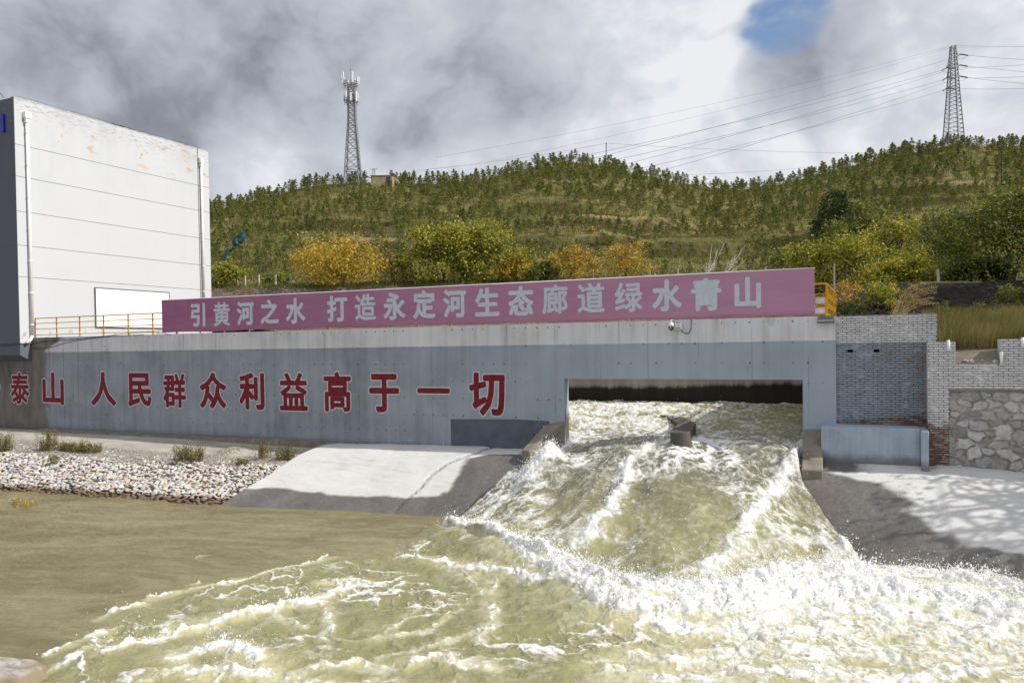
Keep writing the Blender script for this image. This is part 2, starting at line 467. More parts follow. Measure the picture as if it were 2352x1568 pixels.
# concrete ledge along the foot
l0 = E_(180, 1003, 27.6)
mb = MB(); n = 26
xs = np.linspace(-41.5, XL - 2.4, n)
lo = []
prev = None
for i in range(n - 1):
    z0 = 1.80 + 0.02 * random.uniform(-1, 1); z1 = z0 + random.uniform(-.02, .02)
    yy = 27.52 + random.uniform(-.03, .03)
    mb.hexa([(xs[i], yy, 1.0), (xs[i + 1], yy, 1.0), (xs[i + 1], WY, 1.0), (xs[i], WY, 1.0)],
            [(xs[i], yy + .05, z0), (xs[i + 1], yy + .05, z1), (xs[i + 1], WY, z1 + .03), (xs[i], WY, z0 + .03)])
mb.build('foot_ledge', M_CONC_TAN, wall)

def glyph(ch):
    cu = bpy.data.curves.new('glyph', 'FONT'); cu.body = ch; cu.size = 1.0; cu.resolution_u = 3
    ob = bpy.data.objects.new('glyph', cu); COL.objects.link(ob)
    me = bpy.data.meshes.new_from_object(ob.evaluated_get(bpy.context.evaluated_depsgraph_get()))
    bpy.data.objects.remove(ob); bpy.data.curves.remove(cu)
    co = np.array([v.co[:] for v in me.vertices]); f = [tuple(p.vertices) for p in me.polygons]
    bpy.data.meshes.remove(me)
    return co, f
def put_glyph(ch, box, Y, rad, inset, mat, name, root, n=12):
    """box = pixel box of the character in the photo, carried to the plane Y; the strokes are thickened by rad metres
    by stacking shifted copies of the outline 0.2 mm apart like coats of paint"""
    co, f = glyph(ch)
    x0, x1, y0, y1 = box; ym = (y0 + y1) / 2; xm = (x0 + x1) / 2
    X0, X1 = onY(x0, ym, WY)[0] + inset, onY(x1, ym, WY)[0] - inset; Z1, Z0 = onY(xm, y0, WY)[2] - inset, onY(xm, y1, WY)[2] + inset
    lo = co.min(0); hi = co.max(0)
    sx = (X1 - X0) / (hi[0] - lo[0]); sz = (Z1 - Z0) / max(hi[1] - lo[1], 1e-6)
    if ch == '一': sz = 0.10 / (hi[1] - lo[1]); Z0 = (Z0 + Z1) / 2 - 0.05
    if ch in '廊高群益泰绿道黄造': rad = rad - (0.012 if mat != M_BCHAR else 0.014)
    mb = MB()
    for k in range(n + 1):
        a = 2 * math.pi * k / n; q = rad if k < n else 0
        mb.add([(X0 + (c[0] - lo[0]) * sx + q * math.cos(a), Y - 0.0002 * k, Z0 + (c[1] - lo[1]) * sz + q * math.sin(a)) for c in co], f)
    return mb.build(name, mat, root)
def cb(k, x0, x1, y0, y1):
    """boxes were read off a zoom that starts 588 px further right for each k"""
    return ((x0 + 2294 * k) / 3.901, (x1 + 2294 * k) / 3.901, 574.2 + y0 / 3.901, 574.2 + y1 / 3.901)
RED = [('于', cb(0, -190, 4, 1105, 1385)), ('泰', cb(0, 96, 264, 1094, 1380)), ('山', cb(0, 381, 573, 1097, 1386)), ('人', cb(0, 815, 1040, 1092, 1395)),
       ('民', cb(0, 1147, 1357, 1100, 1402)), ('群', cb(0, 1460, 1668, 1103, 1413)), ('众', cb(0, 1790, 2030, 1095, 1420)), ('利', cb(0, 2144, 2370, 1097, 1430)),
       ('益', cb(1, 210, 464, 1095, 1440)), ('高', cb(1, 605, 855, 1088, 1450)), ('于', cb(1, 1015, 1283, 1107, 1454)), ('一', cb(1, 1446, 1738, 1236, 1283)),
       ('切', cb(1, 1910, 2232, 1095, 1484))]
for ch, bx in RED:
    o = put_glyph(ch, bx, WY - 0.009, 0.062, 0.062, M_RED, 'painted_character', wall)
    put_glyph(ch, bx, WY - 0.003, 0.062 + 0.050, 0.062, M_OUTL, 'white_outline', o, 16)

# ------------------------------------------------------------------ basin behind the wall
XB0, XB1, YB = XL - 6.0, XR, 36.2
basin = thing('stilling_basin', ((XL + XR) / 2, 32.0, 1.0), 'open concrete basin behind the outlet with dark wet back wall', 'basin')
def basin_mat(t, P):
    p = t.pos(); x, y, z = t.sep(p)
    a = t.noise(t.mul(p, (2.5, 2.5, 0.4)), 1.0, 7, 0.65)
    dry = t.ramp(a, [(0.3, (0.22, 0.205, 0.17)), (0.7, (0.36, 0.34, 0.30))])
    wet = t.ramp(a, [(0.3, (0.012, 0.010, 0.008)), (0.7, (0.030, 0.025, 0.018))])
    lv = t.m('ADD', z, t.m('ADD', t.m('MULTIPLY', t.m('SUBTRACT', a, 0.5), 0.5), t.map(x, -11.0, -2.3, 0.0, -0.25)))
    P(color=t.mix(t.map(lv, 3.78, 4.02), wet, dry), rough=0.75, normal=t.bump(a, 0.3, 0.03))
M_BASIN = material('basin_concrete', basin_mat)
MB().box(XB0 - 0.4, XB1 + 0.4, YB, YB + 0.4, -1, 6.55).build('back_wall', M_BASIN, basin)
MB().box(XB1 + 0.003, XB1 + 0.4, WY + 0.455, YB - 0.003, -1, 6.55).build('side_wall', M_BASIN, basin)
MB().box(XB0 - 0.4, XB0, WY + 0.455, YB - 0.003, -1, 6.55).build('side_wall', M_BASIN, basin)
# curved guide wall with a rounded nose standing in the water
def arcpts():
    P = [onZ(1200, 932, 3.02), onZ(1300, 936, 3.0), onZ(1400, 940, 2.98), onZ(1490, 947, 2.96), onZ(1550, 957, 2.95), onZ(1578, 972, 2.94), onZ(1562, 992, 2.93)]
    d = P[-1] - P[-2]; d[2] = 0; d /= np.linalg.norm(d)
    return P + [P[-1] + d * k for k in (0.12, 0.22, 0.28, 0.30)]
gp = arcpts()
gw = thing('guide_wall', (gp[-1][0], gp[-1][1], 1.0), 'dark curved guide wall with rounded nose standing in the rushing water', 'guide wall')
top = []
for i, p in enumerate(gp):
    d = gp[min(i + 1, len(gp) - 1)] - gp[max(i - 1, 0)]; d[2] = 0; d /= np.linalg.norm(d); nrm = np.array([-d[1], d[0], 0])
    w = (0.16 + 0.17 * min(1, i / 4)) * (1.0 if i < len(gp) - 4 else (0.93, 0.72, 0.40, 0.10)[i - len(gp) + 4])
    top.append((p - nrm * w, p + nrm * w))
mb = MB(); vs = []; fs = []
for (a, b) in top:
    vs += [(a[0], a[1], 0.8), (a[0], a[1], a[2]), (b[0], b[1], b[2]), (b[0], b[1], 0.8)]
for i in range(len(top) - 1):
    for k in range(3):
        fs.append((i * 4 + k, i * 4 + k + 1, i * 4 + 4 + k + 1, i * 4 + 4 + k))
fs += [(0, 1, 2, 3), tuple(len(vs) - 4 + k for k in (3, 2, 1, 0))]
mb.add(vs, fs).build('guide_wall_body', M_CONC_WET, gw)

# ------------------------------------------------------------------ wing walls beside the chute
def wing(p0, p1, w0, w1, z0, z1, side, mat, lab):
    """a low wall from the jamb (p0) outwards (p1), top falling from z0 to z1"""
    d = np.array([p1[0] - p0[0], p1[1] - p0[1]]); L = np.hypot(*d); nn = np.array([-d[1], d[0]]) / L * side
    A = np.array(p0); B = np.array(p1)
    r = thing('wing_wall', (A[0], A[1], 1.0), lab, 'wing wall')
    q = [A, B, B + nn * w1, A + nn * w0]
    if side < 0: q = q
    lo = [(x, y, -0.6) for x, y in q]; zt = [z0, z1, z1, z0]
    hi = [(x, y, z) for (x, y), z in zip(q, zt)]
    o = MB().hexa(lo, hi).build('wing_wall_body', mat, r, bevel=0.03)
    return r
wl0 = E_(1297, 968); wl1 = onY(1212, 1036, 26.3)
wing((wl0[0] + 0.0, WY - 0.004), (wl1[0] + 0.05, 26.3), 0.85, 0.42, wl0[2] + 0.03, wl1[2], -1, M_CONC_TAN, 'sunlit sloping wing wall left of the water outlet')
wr0 = E_(1846, 984); wr1 = onY(1841, 1078, 25.9)
wing((wr0[0] + 0.03, WY - 0.004), (wr1[0], 25.9), 0.55, 0.62, wr0[2], wr1[2], 1, M_CONC_TAN, 'sloping wing wall right of the water outlet, in tree shade')

# ------------------------------------------------------------------ low blue wall, brick wall, rubble wall on the right
def brick_mat(t, P):
    p = t.pos(); x, y, z = t.sep(p)
    nrm = t.sep(t.n('ShaderNodeNewGeometry').outputs['Normal'])
    side = t.map(t.m('ABSOLUTE', nrm[0]), 0.4, 0.6)
    hx = t.m('ADD', t.m('MULTIPLY', x, t.m('SUBTRACT', 1.0, side)), t.m('MULTIPLY', y, side))
    dz = t.m('MULTIPLY', t.m('SUBTRACT', t.noise(p, 1.2, 2), 0.5), 0.03)
    bt = t.n('ShaderNodeTexBrick'); bt.offset = 0.5
    t.put(bt.inputs['Vector'], t.comb(hx, t.m('ADD', z, dz), 0.0))
    for k, v in (('Scale', 1.0), ('Mortar Size', 0.012), ('Mortar Smooth', 0.2), ('Bias', 0.0), ('Brick Width', 0.26), ('Row Height', 0.0735)):
        bt.inputs[k].default_value = v
    t.put(bt.inputs['Color1'], (0, 0, 0)); t.put(bt.inputs['Color2'], (1, 1, 1)); t.put(bt.inputs['Mortar'], (0.5, 0.5, 0.5))
    mort = bt.outputs['Fac']; rnd = t.sep(bt.outputs['Color'])[0]
    big = t.noise(p, 0.9, 6, 0.65); fine = t.noise(t.mul(p, (1, 1, 1.8)), 6.0, 8, 0.78)
    gap = t.m('MULTIPLY', mort, t.map(t.noise(p, 3.0, 4), 0.30, 0.46))
    isW = t.map(t.m('ADD', z, t.m('MULTIPLY', fine, 0.02)), 5.89, 5.92)
    butt = t.map(y, 27.6, 27.9, 1.0, 0.0)                        # the buttress and the wall beyond are white
    white = t.ramp(fine, [(0.35, (0.52, 0.52, 0.54)), (0.65, (0.76, 0.76, 0.78))])
    blue = t.ramp(fine, [(0.35, (0.20, 0.235, 0.29)), (0.65, (0.34, 0.40, 0.48))])
    paint = t.mix(t.m('MAXIMUM', isW, butt), blue, white)
    paint = t.mix(t.m('MULTIPLY', t.map(big, 0.48, 0.75), 0.45), paint, (0.20, 0.20, 0.205))
    raw = t.ramp(rnd, [(0.0, (0.14, 0.075, 0.055)), (0.5, (0.22, 0.12, 0.085)), (1.0, (0.30, 0.27, 0.25))])
    rightd = t.map(x, -0.6, 1.3, 0.0, 0.10)
    lowr = t.m('MULTIPLY', t.map(z, 3.7, 3.2), 0.17)
    worn = t.m('ADD', t.m('ADD', t.m('MULTIPLY', big, 0.32), t.m('MULTIPLY', fine, 0.68)), t.m('MULTIPLY', t.m('SUBTRACT', rnd, 0.5), 0.05))
    worn = t.m('ADD', worn, t.m('MULTIPLY', t.m('ADD', rightd, lowr), t.m('SUBTRACT', 1.0, isW)))
    worn = t.m('SUBTRACT', worn, t.m('ADD', t.m('MULTIPLY', butt, t.map(z, 2.2, 3.4, 0.02, 0.12)), t.m('MULTIPLY', isW, 0.12)))
    col = t.mix(t.map(worn, 0.60, 0.66), paint, raw)
    col = t.mix(t.m('MULTIPLY', gap, t.map(fine, 0.25, 0.6, 0.95, 0.6)), col, (0.035, 0.034, 0.034))
    P(color=col, rough=0.9, normal=t.bump(t.m('ADD', t.m('MULTIPLY', gap, -1.0), t.m('MULTIPLY', fine, 0.4)), 0.9, 0.02))
M_BRICK = material('painted_brick', brick_mat)
YBK = WY + 0.05; YBT = 27.15
bx1 = E_(2152.5, 760, YBK)[0]; bt0 = onY(2131, 880, YBT)[0]
bw = thing('brick_wall', (0, YBK, 2.0), 'flat brick wall painted white above and flaking blue below, beside the concrete outlet', 'brick wall')
zt = E_(2000, 724.5, YBK)[2]
mb = MB()
h1 = [onY(3072 / 1.7415 + q / 3.901, 574.2 + 903 / 3.901, YBK) for q in (737, 972)]
xs = sorted([XE + 0.003, bx1] + [h[0] + s * 0.085 for h in h1 for s in (-1, 1)])
zh = h1[0][2]
poly = lambda x0, x1, z0, z1: mb.box(x0, x1, YBK, YBK + 0.5, z0, z1)
poly(xs[0], xs[-1], zh + 0.045, zt); poly(xs[0], xs[-1], 1.5, zh - 0.045)
for i in (0, 2, 4): poly(xs[i], xs[i + 1], zh - 0.045, zh + 0.045)
mb.build('brickwork', M_BRICK, bw)
# ragged coping bricks
mb = MB(); x = XE + 0.01
while x < bx1 - 0.2:
    w = random.uniform(0.2, 0.27)
    mb.box(x, min(x + w - 0.012, bx1), YBK + 0.002, YBK + 0.24, zt + 0.002, zt + random.uniform(0.006, 0.02)); x += w
mb.build('coping', M_BRICK, bw)

zu = onY(2160, 785, YBT)[2]
n0 = onY(2195, 800, YBT); n1 = onY(2297, 800, YBT); nz = onY(2245, 834, YBT)[2]
zsp = onY(2260, 894, YBT)[2]; zrt = onY(2330, 778, YBT)[2]
rw = thing('rubble_wall', (3.0, YBT, 2.0), 'retaining wall of rubble stone below whitewashed broken brick courses', 'retaining wall')
px1 = onY(2180, 1000, YBT)[0]
mb = MB()
mb.box(bt0, px1, YBT - 0.012, YBK - 0.004, 1.2, zsp)
mb.box(bt0, n0[0], YBT, YBK - 0.004, zsp + 0.002, zu)
mb.build('brick_buttress', M_BRICK, rw)
mb = MB()
steps = [(n0[0], 0.0), (n0[0] + .28, .05), (n0[0] + .5, .10), (n1[0] - .4, .11), (n1[0] - .14, .04), (n1[0], 0)]
mb.box(n0[0] + 0.002, n1[0], YBT, YBT + 0.6, zsp + 0.002, nz)
mb.box(n1[0] + 0.002, 14, YBT, YBT + 0.6, zsp + 0.002, zrt)
mb.build('brick_course', M_BRICK, rw)
MB().hexa([(n0[0], YBT + .05, nz - .1), (n1[0], YBT + .05, nz - .1), (n1[0], YBT + .63, nz - .1), (n0[0], YBT + .63, nz - .1)], [(n0[0] + .003, YBT + .06, nz + .02), (n1[0] - .003, YBT + .06, nz + .03), (n1[0] - .003, YBT + .63, nz + .42), (n0[0] + .003, YBT + .63, nz + .36)]).build('rubble_fill', M_CONC_TAN, rw)
mb = MB().box(px1 + .004, 14, YBT - 0.02, YBT + 0.02, zsp - 0.07, zsp + .0).build('stone_ledge', M_CONC_TAN, rw)
# stones: a height map of rounded blocks set in mortar
def stone_face():
    x0, x1, z0, z1 = px1 + 0.003, 9.0, 0.8, zsp - 0.05
    nx, nz_ = 520, 230
    gx, gz = np.meshgrid(np.linspace(x0, x1, nx), np.linspace(z0, z1, nz_))
    sx, sz = 0.42, 0.29
    wx = gx + 0.15 * fbm(gx * 2.6, gz * 2.6, 4, 5); wz = gz + 0.12 * fbm(gx * 2.2, gz * 2.2, 3, 9)
    best = np.full(gx.shape, 9.0); sec = best.copy(); idn = np.zeros(gx.shape)
    r2 = np.random.default_rng(3)
    ni, nj = int((x1 - x0) / sx) + 3, int((z1 - z0) / sz) + 3
    for i in range(ni):
        for j in range(nj):
            cxs = x0 - sx + (i + 0.5 * (j % 2) + r2.uniform(-.33, .33)) * sx; cz = z0 - sz + (j + r2.uniform(-.3, .3)) * sz
            k = r2.uniform(0.55, 1.7); v = r2.random()
            d = np.hypot((wx - cxs) / sx, (wz - cz) / sz) / k
            m1 = d < best
            sec = np.where(m1, best, np.minimum(sec, d)); idn = np.where(m1, v, idn); best = np.where(m1, d, best)
    edge = sec - best
    up = sst(edge, 0.02, 0.22)
    dep = 0.05 * up + 0.03 * fbm(gx * 5, gz * 5, 4, 2) * up + 0.012 * fbm(gx * 18, gz * 18, 2, 4) + 0.05 * (idn - .5) * up
    V = np.stack([gx, YBT + 0.06 - dep, gz], -1).reshape(-1, 3)
    me = npmesh('rubble_stones', V, grid_faces(nz_, nx), None, {'edge': edge.ravel(), 'rnd': idn.ravel()}, True)
    return me
def stone_mat(t, P):
    p = t.pos(); x, y, z = t.sep(p)
    e = t.attr('edge'); r = t.attr('rnd')
    f = t.noise(p, 5.5, 9, 0.74); g = t.noise(p, 1.1, 4)
    st = t.ramp(t.m('ADD', t.m('MULTIPLY', f, 0.7), t.m('MULTIPLY', r, 0.3)), [(0.28, (0.17, 0.16, 0.15)), (0.45, (0.30, 0.29, 0.28)), (0.55, (0.38, 0.375, 0.37)), (0.72, (0.58, 0.58, 0.59))])
    mo = t.ramp(f, [(0.35, (0.20, 0.185, 0.165)), (0.65, (0.33, 0.31, 0.28))])
    col = t.mix(t.map(t.m('ADD', e, t.m('MULTIPLY', t.m('SUBTRACT', f, 0.5), 0.45)), 0.0, 0.14), mo, st)
    wash = t.m('MULTIPLY', t.map(g, 0.45, 0.6), t.map(z, 3.0, 4.3, 0.0, 0.4))
    col = t.mix(wash, col, (0.55, 0.55, 0.56))
    P(color=col, rough=0.9, normal=t.bump(f, 0.5, 0.03))
M_STONE = material('rubble_stone', stone_mat)
sf = stone_face(); sf.materials.append(M_STONE); link('rubble_stones', sf, rw)
MB().box(px1 + .003, 14, YBT + 0.08, YBT + 0.6, 0.5, zsp - 0.055).build('wall_core', M_CONC_TAN, rw)

lb0 = onY(1886, 1020, 27.0)[0]; lb1 = onY(2114, 1020, 27.0)[0]; lzt = onY(2000, 982, 27.0)[2]
lw = thing('low_wall', (lb0, 27.0, 2.0), 'low pale blue concrete block wall at the foot of the flaking brick wall', 'low wall')
MB().box(lb0, lb1, 27.0, YBK - 0.004, 1.3, lzt).build('low_wall_body', M_BLUEWALL, lw, bevel=0.02)
MB().box(lb1 + 0.003, bt0 - 0.004, 26.6, YBK - 0.006, 1.3, lzt - 0.02).build('end_pier', M_BLUEWALL, lw, bevel=0.02)

# drain spouts in the right walls
for (x, y0, y1, lab) in ((2178, 781, 807, 'short white drain pipe hanging on the brick buttress corner'), (2300, 808, 838, 'short white drain pipe right of the broken gap in the brick'),
                         (2349, 775, 799, 'short white drain pipe at the right picture edge')):
    a = onY(x, y0, YBT - 0.06); b = onY(x + 1, y1, YBT - 0.09)
    tag(MB().tube([a, (a + b) / 2, b], 0.045, 10).build('drain_pipe', M_PVC, None, True), lab, 'pipe', 'drain pipes on the brick wall')

# ------------------------------------------------------------------ banner
YBN = WY + 0.03
bl, br = onY(372, 728, YBN), onY(1870.5, 670, YBN)
ban = thing('banner', (bl[0], YBN, 6.85), 'long faded pink slogan banner with pale blue characters along the wall top', 'banner')
bz0 = 6.875; bz1 = onY(1870, 616.5, YBN)[2]; bzl = onY(372, 690, YBN)[2]
n = 60
xs = np.linspace(bl[0], br[0], n); zt_ = np.linspace(bzl, bz1, n)
zb = np.array([bz0 + 0.02 * math.sin(i * 0.7) + random.uniform(-.006, .006) - 0.03 * sst(i / n, .5, .8) for i in range(n)])
mb = MB()
mb.prismY([(x, z) for x, z in zip(xs, zb)] + [(x, z + random.uniform(-.006, .006)) for x, z in zip(xs[::-1], zt_[::-1])], YBN, YBN + 0.05)
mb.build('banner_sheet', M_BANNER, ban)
mb = MB(); mb.box(bl[0], br[0] + 0.02, YBN + 0.003, YBN + 0.09, min(bz1, bzl) + 0.012, min(bz1, bzl) + 0.03)
mb.tube([(bl[0], YBN + .05, bzl + .012), (br[0], YBN + .05, bz1 + .012)], 0.028, 6)
mb.build('top_batten', M_WHITE, ban)
BCH = [('引', cb(0, 1705, 1835, 475, 687)), ('黄', cb(0, 1908, 2058, 465, 685)), ('河', cb(0, 2118, 2270, 460, 672)), ('之', cb(1, 35, 200, 440, 660)),
       ('水', cb(1, 262, 438, 427, 660)), ('打', cb(1, 632, 815, 407, 642)), ('造', cb(1, 880, 1073, 388, 632)), ('永', cb(1, 1138, 1335, 378, 627)),
       ('定', cb(1, 1403, 1605, 358, 615)), ('河', cb(1, 1673, 1880, 352, 605)), ('生', cb(1, 1960, 2178, 337, 593)), ('态', cb(1, 2258, 2484, 322, 588)),
       ('廊', cb(2, 263, 500, 305, 575)), ('道', cb(2, 580, 832, 290, 565)), ('绿', cb(2, 915, 1170, 283, 558)), ('水', cb(2, 1252, 1520, 265, 550)),
       ('青', cb(2, 1603, 1875, 250, 545)), ('山', cb(2, 1992, 2230, 240, 522))]
for ch, bx in BCH:
    put_glyph(ch, bx, YBN - 0.003, 0.042, 0.042, M_BCHAR, 'banner_character', ban)

# ------------------------------------------------------------------ yellow railings
def railing(pts, lab, grp, h=1.07, fr=(1.0, 0.74, 0.45, 0.14), w=0.05, endposts=None):
    r = thing('railing', pts[0], lab, 'railing', grp)
    for p in pts:
        MB().box(p[0] - w / 2, p[0] + w / 2, p[1] - w / 2, p[1] + w / 2, p[2] - 0.05, p[2] + h).build('post', M_YEL, r)
    for f in fr:
        mb = MB()
        for p, q in zip(pts[:-1], pts[1:]):
            mb.tube([(p[0], p[1], p[2] + h * f), (q[0], q[1], q[2] + h * f)], 0.022 if f < 1 else 0.03, 6)
        mb.build('rail', M_YEL, r)
    return r
G = 'yellow railings on the wall top'
pts = [(onY(x, 740, WY + 0.25)[0], WY + 0.25, ZT) for x in (81, 130, 183, 238, 294.5, 351, 405)]
railing(pts, 'yellow steel railing in front of the white building, left of the banner', G)
pts = [(x, WY + 0.25, ZT) for x in np.arange(pts[-1][0] + 0.05, br[0] - 0.3, 1.55)]
railing(pts, 'yellow steel railing behind the pink banner, only glimpsed through the gap below it', G)
p0 = onY(1899, 690, WY + 0.3)
pts = [(br[0] - 0.35, WY + 0.3, 6.82), (p0[0], WY + 0.3, 6.82), (p0[0] + 0.0, WY + 2.2, 6.82), (p0[0] + 0.0, WY + 4.2, 6.82), (p0[0], WY + 6.0, 6.82)]
rr = railing(pts, 'yellow railing corner sticking out at the right end of the banner', G, h=onY(1899, 651, WY + 0.3)[2] - 6.82, fr=(1.0, 0.68, 0.60, 0.36, 0.28, 0.05), w=0.075)
for f0, f1 in ((0.07, 0.27), (0.38, 0.59)):
    MB().box(br[0] + 0.0, p0[0] - 0.05, WY + 0.33, WY + 0.345, 6.82 + f0 * 1.05, 6.82 + f1 * 1.05).build('infill_panel', M_WHITE, rr)

# ------------------------------------------------------------------ white building
YB0 = 27.35
tl = onY(28, 225, YB0); bxx = onY(48, 788, YB0)
XF = onY(38, 500, YB0)[0]                        # its sunlit side faces +X
rt = onX(482, 520, XF); YB1 = rt[1]
ZB = onY(48, 788, YB0)[2]; ZTB = (tl[2] + onX(480, 348, XF)[2]) / 2
def jz(y, x=67 / 1.7415): return onX(x, y / 1.7415, XF)[2]
JOINTS = [jz(577.6), jz(704), jz(843), jz(979), jz(1105)]
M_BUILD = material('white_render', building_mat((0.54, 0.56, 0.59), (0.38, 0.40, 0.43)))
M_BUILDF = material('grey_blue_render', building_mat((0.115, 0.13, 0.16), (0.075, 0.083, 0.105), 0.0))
bld = thing('pump_house', (XF, YB0, ZB), 'tall windowless white building with rain pipes and flaking plaster under its roof edge', 'building')
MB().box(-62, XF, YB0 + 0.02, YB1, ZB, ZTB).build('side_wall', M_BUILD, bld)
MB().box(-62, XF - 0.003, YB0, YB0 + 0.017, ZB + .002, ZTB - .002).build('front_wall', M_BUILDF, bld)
# bevelled corbel carrying the building front
zc = onY(50, 815, YB0)[2]; y2 = 27.985; zc2 = onY(62, 829, WY)[2]
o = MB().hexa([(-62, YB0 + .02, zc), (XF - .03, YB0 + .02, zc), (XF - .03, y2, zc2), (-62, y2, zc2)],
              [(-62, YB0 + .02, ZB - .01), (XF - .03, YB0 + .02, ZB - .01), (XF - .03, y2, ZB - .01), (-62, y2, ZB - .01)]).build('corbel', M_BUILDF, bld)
def downpipe(x0, y0, x1, y1, r):
    a = onX(x0, y0, XF + 0.12); b = onX(x1, y1, XF + 0.12)
    ym = (a[1] + b[1]) / 2
    o = MB().tube([(XF + 0.12, ym, b[2]), (XF + 0.12, ym, a[2] - .1)], r, 10).build('downpipe', M_PVC, bld, True)
    mb = MB()
    mb.box(XF + 0.003, XF + 0.12 + r * 1.7, ym - r * 2.0, ym + r * 2.0, a[2] - 0.22, a[2] + 0.12)
    mb.box(XF + 0.02, XF + 0.12 + r * 1.2, ym - r * 1.4, ym + r * 1.4, a[2] - 0.45, a[2] - 0.223)
    mb.build('hopper', M_PVC, o)
    z = b[2] + 0.6
    while z < a[2] - 0.6:
        mb = MB(); mb.tube([(XF + 0.12, ym, z), (XF + 0.12, ym, z + 0.06)], r * 1.22, 10); mb.box(XF + .002, XF + 0.1, ym - .02, ym + .02, z, z + 0.05); z += 1.75
        mb.build('pipe_bracket', M_PVC, o)
    return o, ym, b[2]
o, ym, zb_ = downpipe(60, 263, 76, 772, 0.085)
MB().tube([(XF + .12, ym, zb_ + .02), (XF + .13, ym - 0.12, zb_ - 0.2), (XF + .16, ym - 0.36, zb_ - 0.36)], 0.085, 10).build('pipe_elbow', M_PVC, o, True)
downpipe(462.5, 368, 468, 690, 0.075)
a = onX(454, 380, XF); 
mb = MB(); mb.tube([(XF + .02, a[1], ZB + 1.0), (XF + .02, a[1], ZTB + .03)], 0.018, 6); mb.build('conduit', M_STEEL, bld)
# white board on the side
a = onX(218, 663, XF); b = onX(386, 671, XF); zbd = onX(219, 750, XF)[2]
MB().box(XF + .004, XF + 0.06, a[1], b[1], zbd, (a[2] + b[2]) / 2).build('white_board', M_BOARD, bld)
mb = MB(); zt2 = (a[2] + b[2]) / 2
for (y0, y1, z0, z1) in ((a[1] - .05, b[1] + .05, zt2 + .002, zt2 + .045), (a[1] - .05, b[1] + .05, zbd - .045, zbd - .002), (a[1] - .05, a[1] - .002, zbd, zt2), (b[1] + .002, b[1] + .05, zbd, zt2)):
    mb.box(XF + .004, XF + .09, y0, y1, z0, z1)
mb.build('board_frame', M_STEEL, bld)
# roof edge: parapet coping, lightning wire on small pegs, a dark mound standing in for the hilltop behind
mb = MB()
for i in range(40):
    y = YB0 + (YB1 - YB0) * i / 40; d = (YB1 - YB0) / 40
    mb.box(XF - 0.24, XF + 0.012, y, y + d - 0.006, ZTB + .002, ZTB + random.uniform(0.02, 0.05))
mb.build('parapet_coping', M_BUILD, bld)
mb = MB()
for i in range(9):
    y = YB0 + 0.3 + (YB1 - YB0 - .6) * i / 8
    mb.tube([(XF - .1, y, ZTB), (XF - .1, y, ZTB + .16)], 0.012, 4)
mb.tube([(XF - .1, YB0 + .3, ZTB + .15), (XF - .1, YB1 - .3, ZTB + .15)], 0.008, 4)
mb.tube([onY(0, 214, YB0 + .4), onY(8, 224, YB0 + .4)], 0.03, 5)
mb.build('lightning_wire', M_STEEL, bld)
vs = []; nn = 14
for j in range(nn):
    for i in range(nn):
        u, v = i / (nn - 1), j / (nn - 1)
        vs.append((XF - .5 - 4 * v, YB0 + 5.2 + 4.4 * u, ZTB + 0.02 + 0.62 * math.sin(math.pi * u) ** 0.8 * math.sin(math.pi * min(1, v + .05)) ** .6 + random.uniform(-.03, .03)))
MB().add(vs, [tuple(map(int, q)) for q in grid_faces(nn, nn)]).build('roof_sheet', simple('dark_roof_sheet', (0.055, 0.05, 0.042), 0.8), bld, True)
# corner of a blue sign on the front
s0 = onY(7.5, 262, YB0 - .1); s1 = onY(7.5, 290, YB0 - .1)
mb = MB(); mb.box(s0[0] - 0.22, s0[0], YB0 - 0.12, YB0 - 0.002, s1[2] - .3, s0[2]); mb.box(s0[0] - 1.1, s0[0] - .225, YB0 - 0.12, YB0 - 0.002, s0[2] - .25, s0[2])
mb.build('blue_sign', M_BLUE, bld)

# ------------------------------------------------------------------ security camera and floodlight on the wall
c = onY(1546, 748, WY)
sc_ = thing('security_camera', (c[0], WY, c[2]), 'white dome security camera with control box and looped cable under the banner', 'security camera')
q = onY(1560, 747, WY)
MB().box(q[0] - .12, q[0] + .125, WY - .16, WY - .003, q[2] - .155, q[2] + .155).build('control_box', M_WHITE, sc_, bevel=.012)
mb = MB(); mb.box(q[0] - .07, q[0] + .08, WY - .165, WY - .161, q[2] - .12, q[2] - .085); mb.box(q[0] - .09, q[0] + .09, WY - .165, WY - .161, q[2] + .09, q[2] + .115); mb.box(q[0] + .0, q[0] + .012, WY - .165, WY - .161, q[2] - .04, q[2] + .06)
mb.build('box_marking', simple('dark_print', (0.12, 0.13, 0.15)), sc_)
cx = c[0]; cy = WY - .30
mb = MB(); mb.tube([(cx + .06, WY, c[2] + .2), (cx + .03, WY - .15, c[2] + .2), (cx, cy, c[2] + .17), (cx, cy, c[2] + .1)], [.025, .025, .04, .05], 10); mb.build('bracket', M_WHITE, sc_, True)
mb = MB(); mb.tube([(cx, cy, c[2] + .12), (cx, cy, c[2] + .06), (cx, cy, c[2] - .03)], [.05, .095, .10], 16); mb.build('housing', M_WHITE, sc_, True)
mb = MB(); mb.tube([(cx, cy, c[2] - .034), (cx, cy, c[2] - .09), (cx, cy, c[2] - .14), (cx, cy, c[2] - .17)], [.095, .093, .07, .03], 16); dm = mb.build('dome', M_BLACK, sc_, True)
MB().tube([(cx, cy - .085, c[2] - .09), (cx, cy - .105, c[2] - .09)], .035, 12).build('lens', M_GLASS, dm)
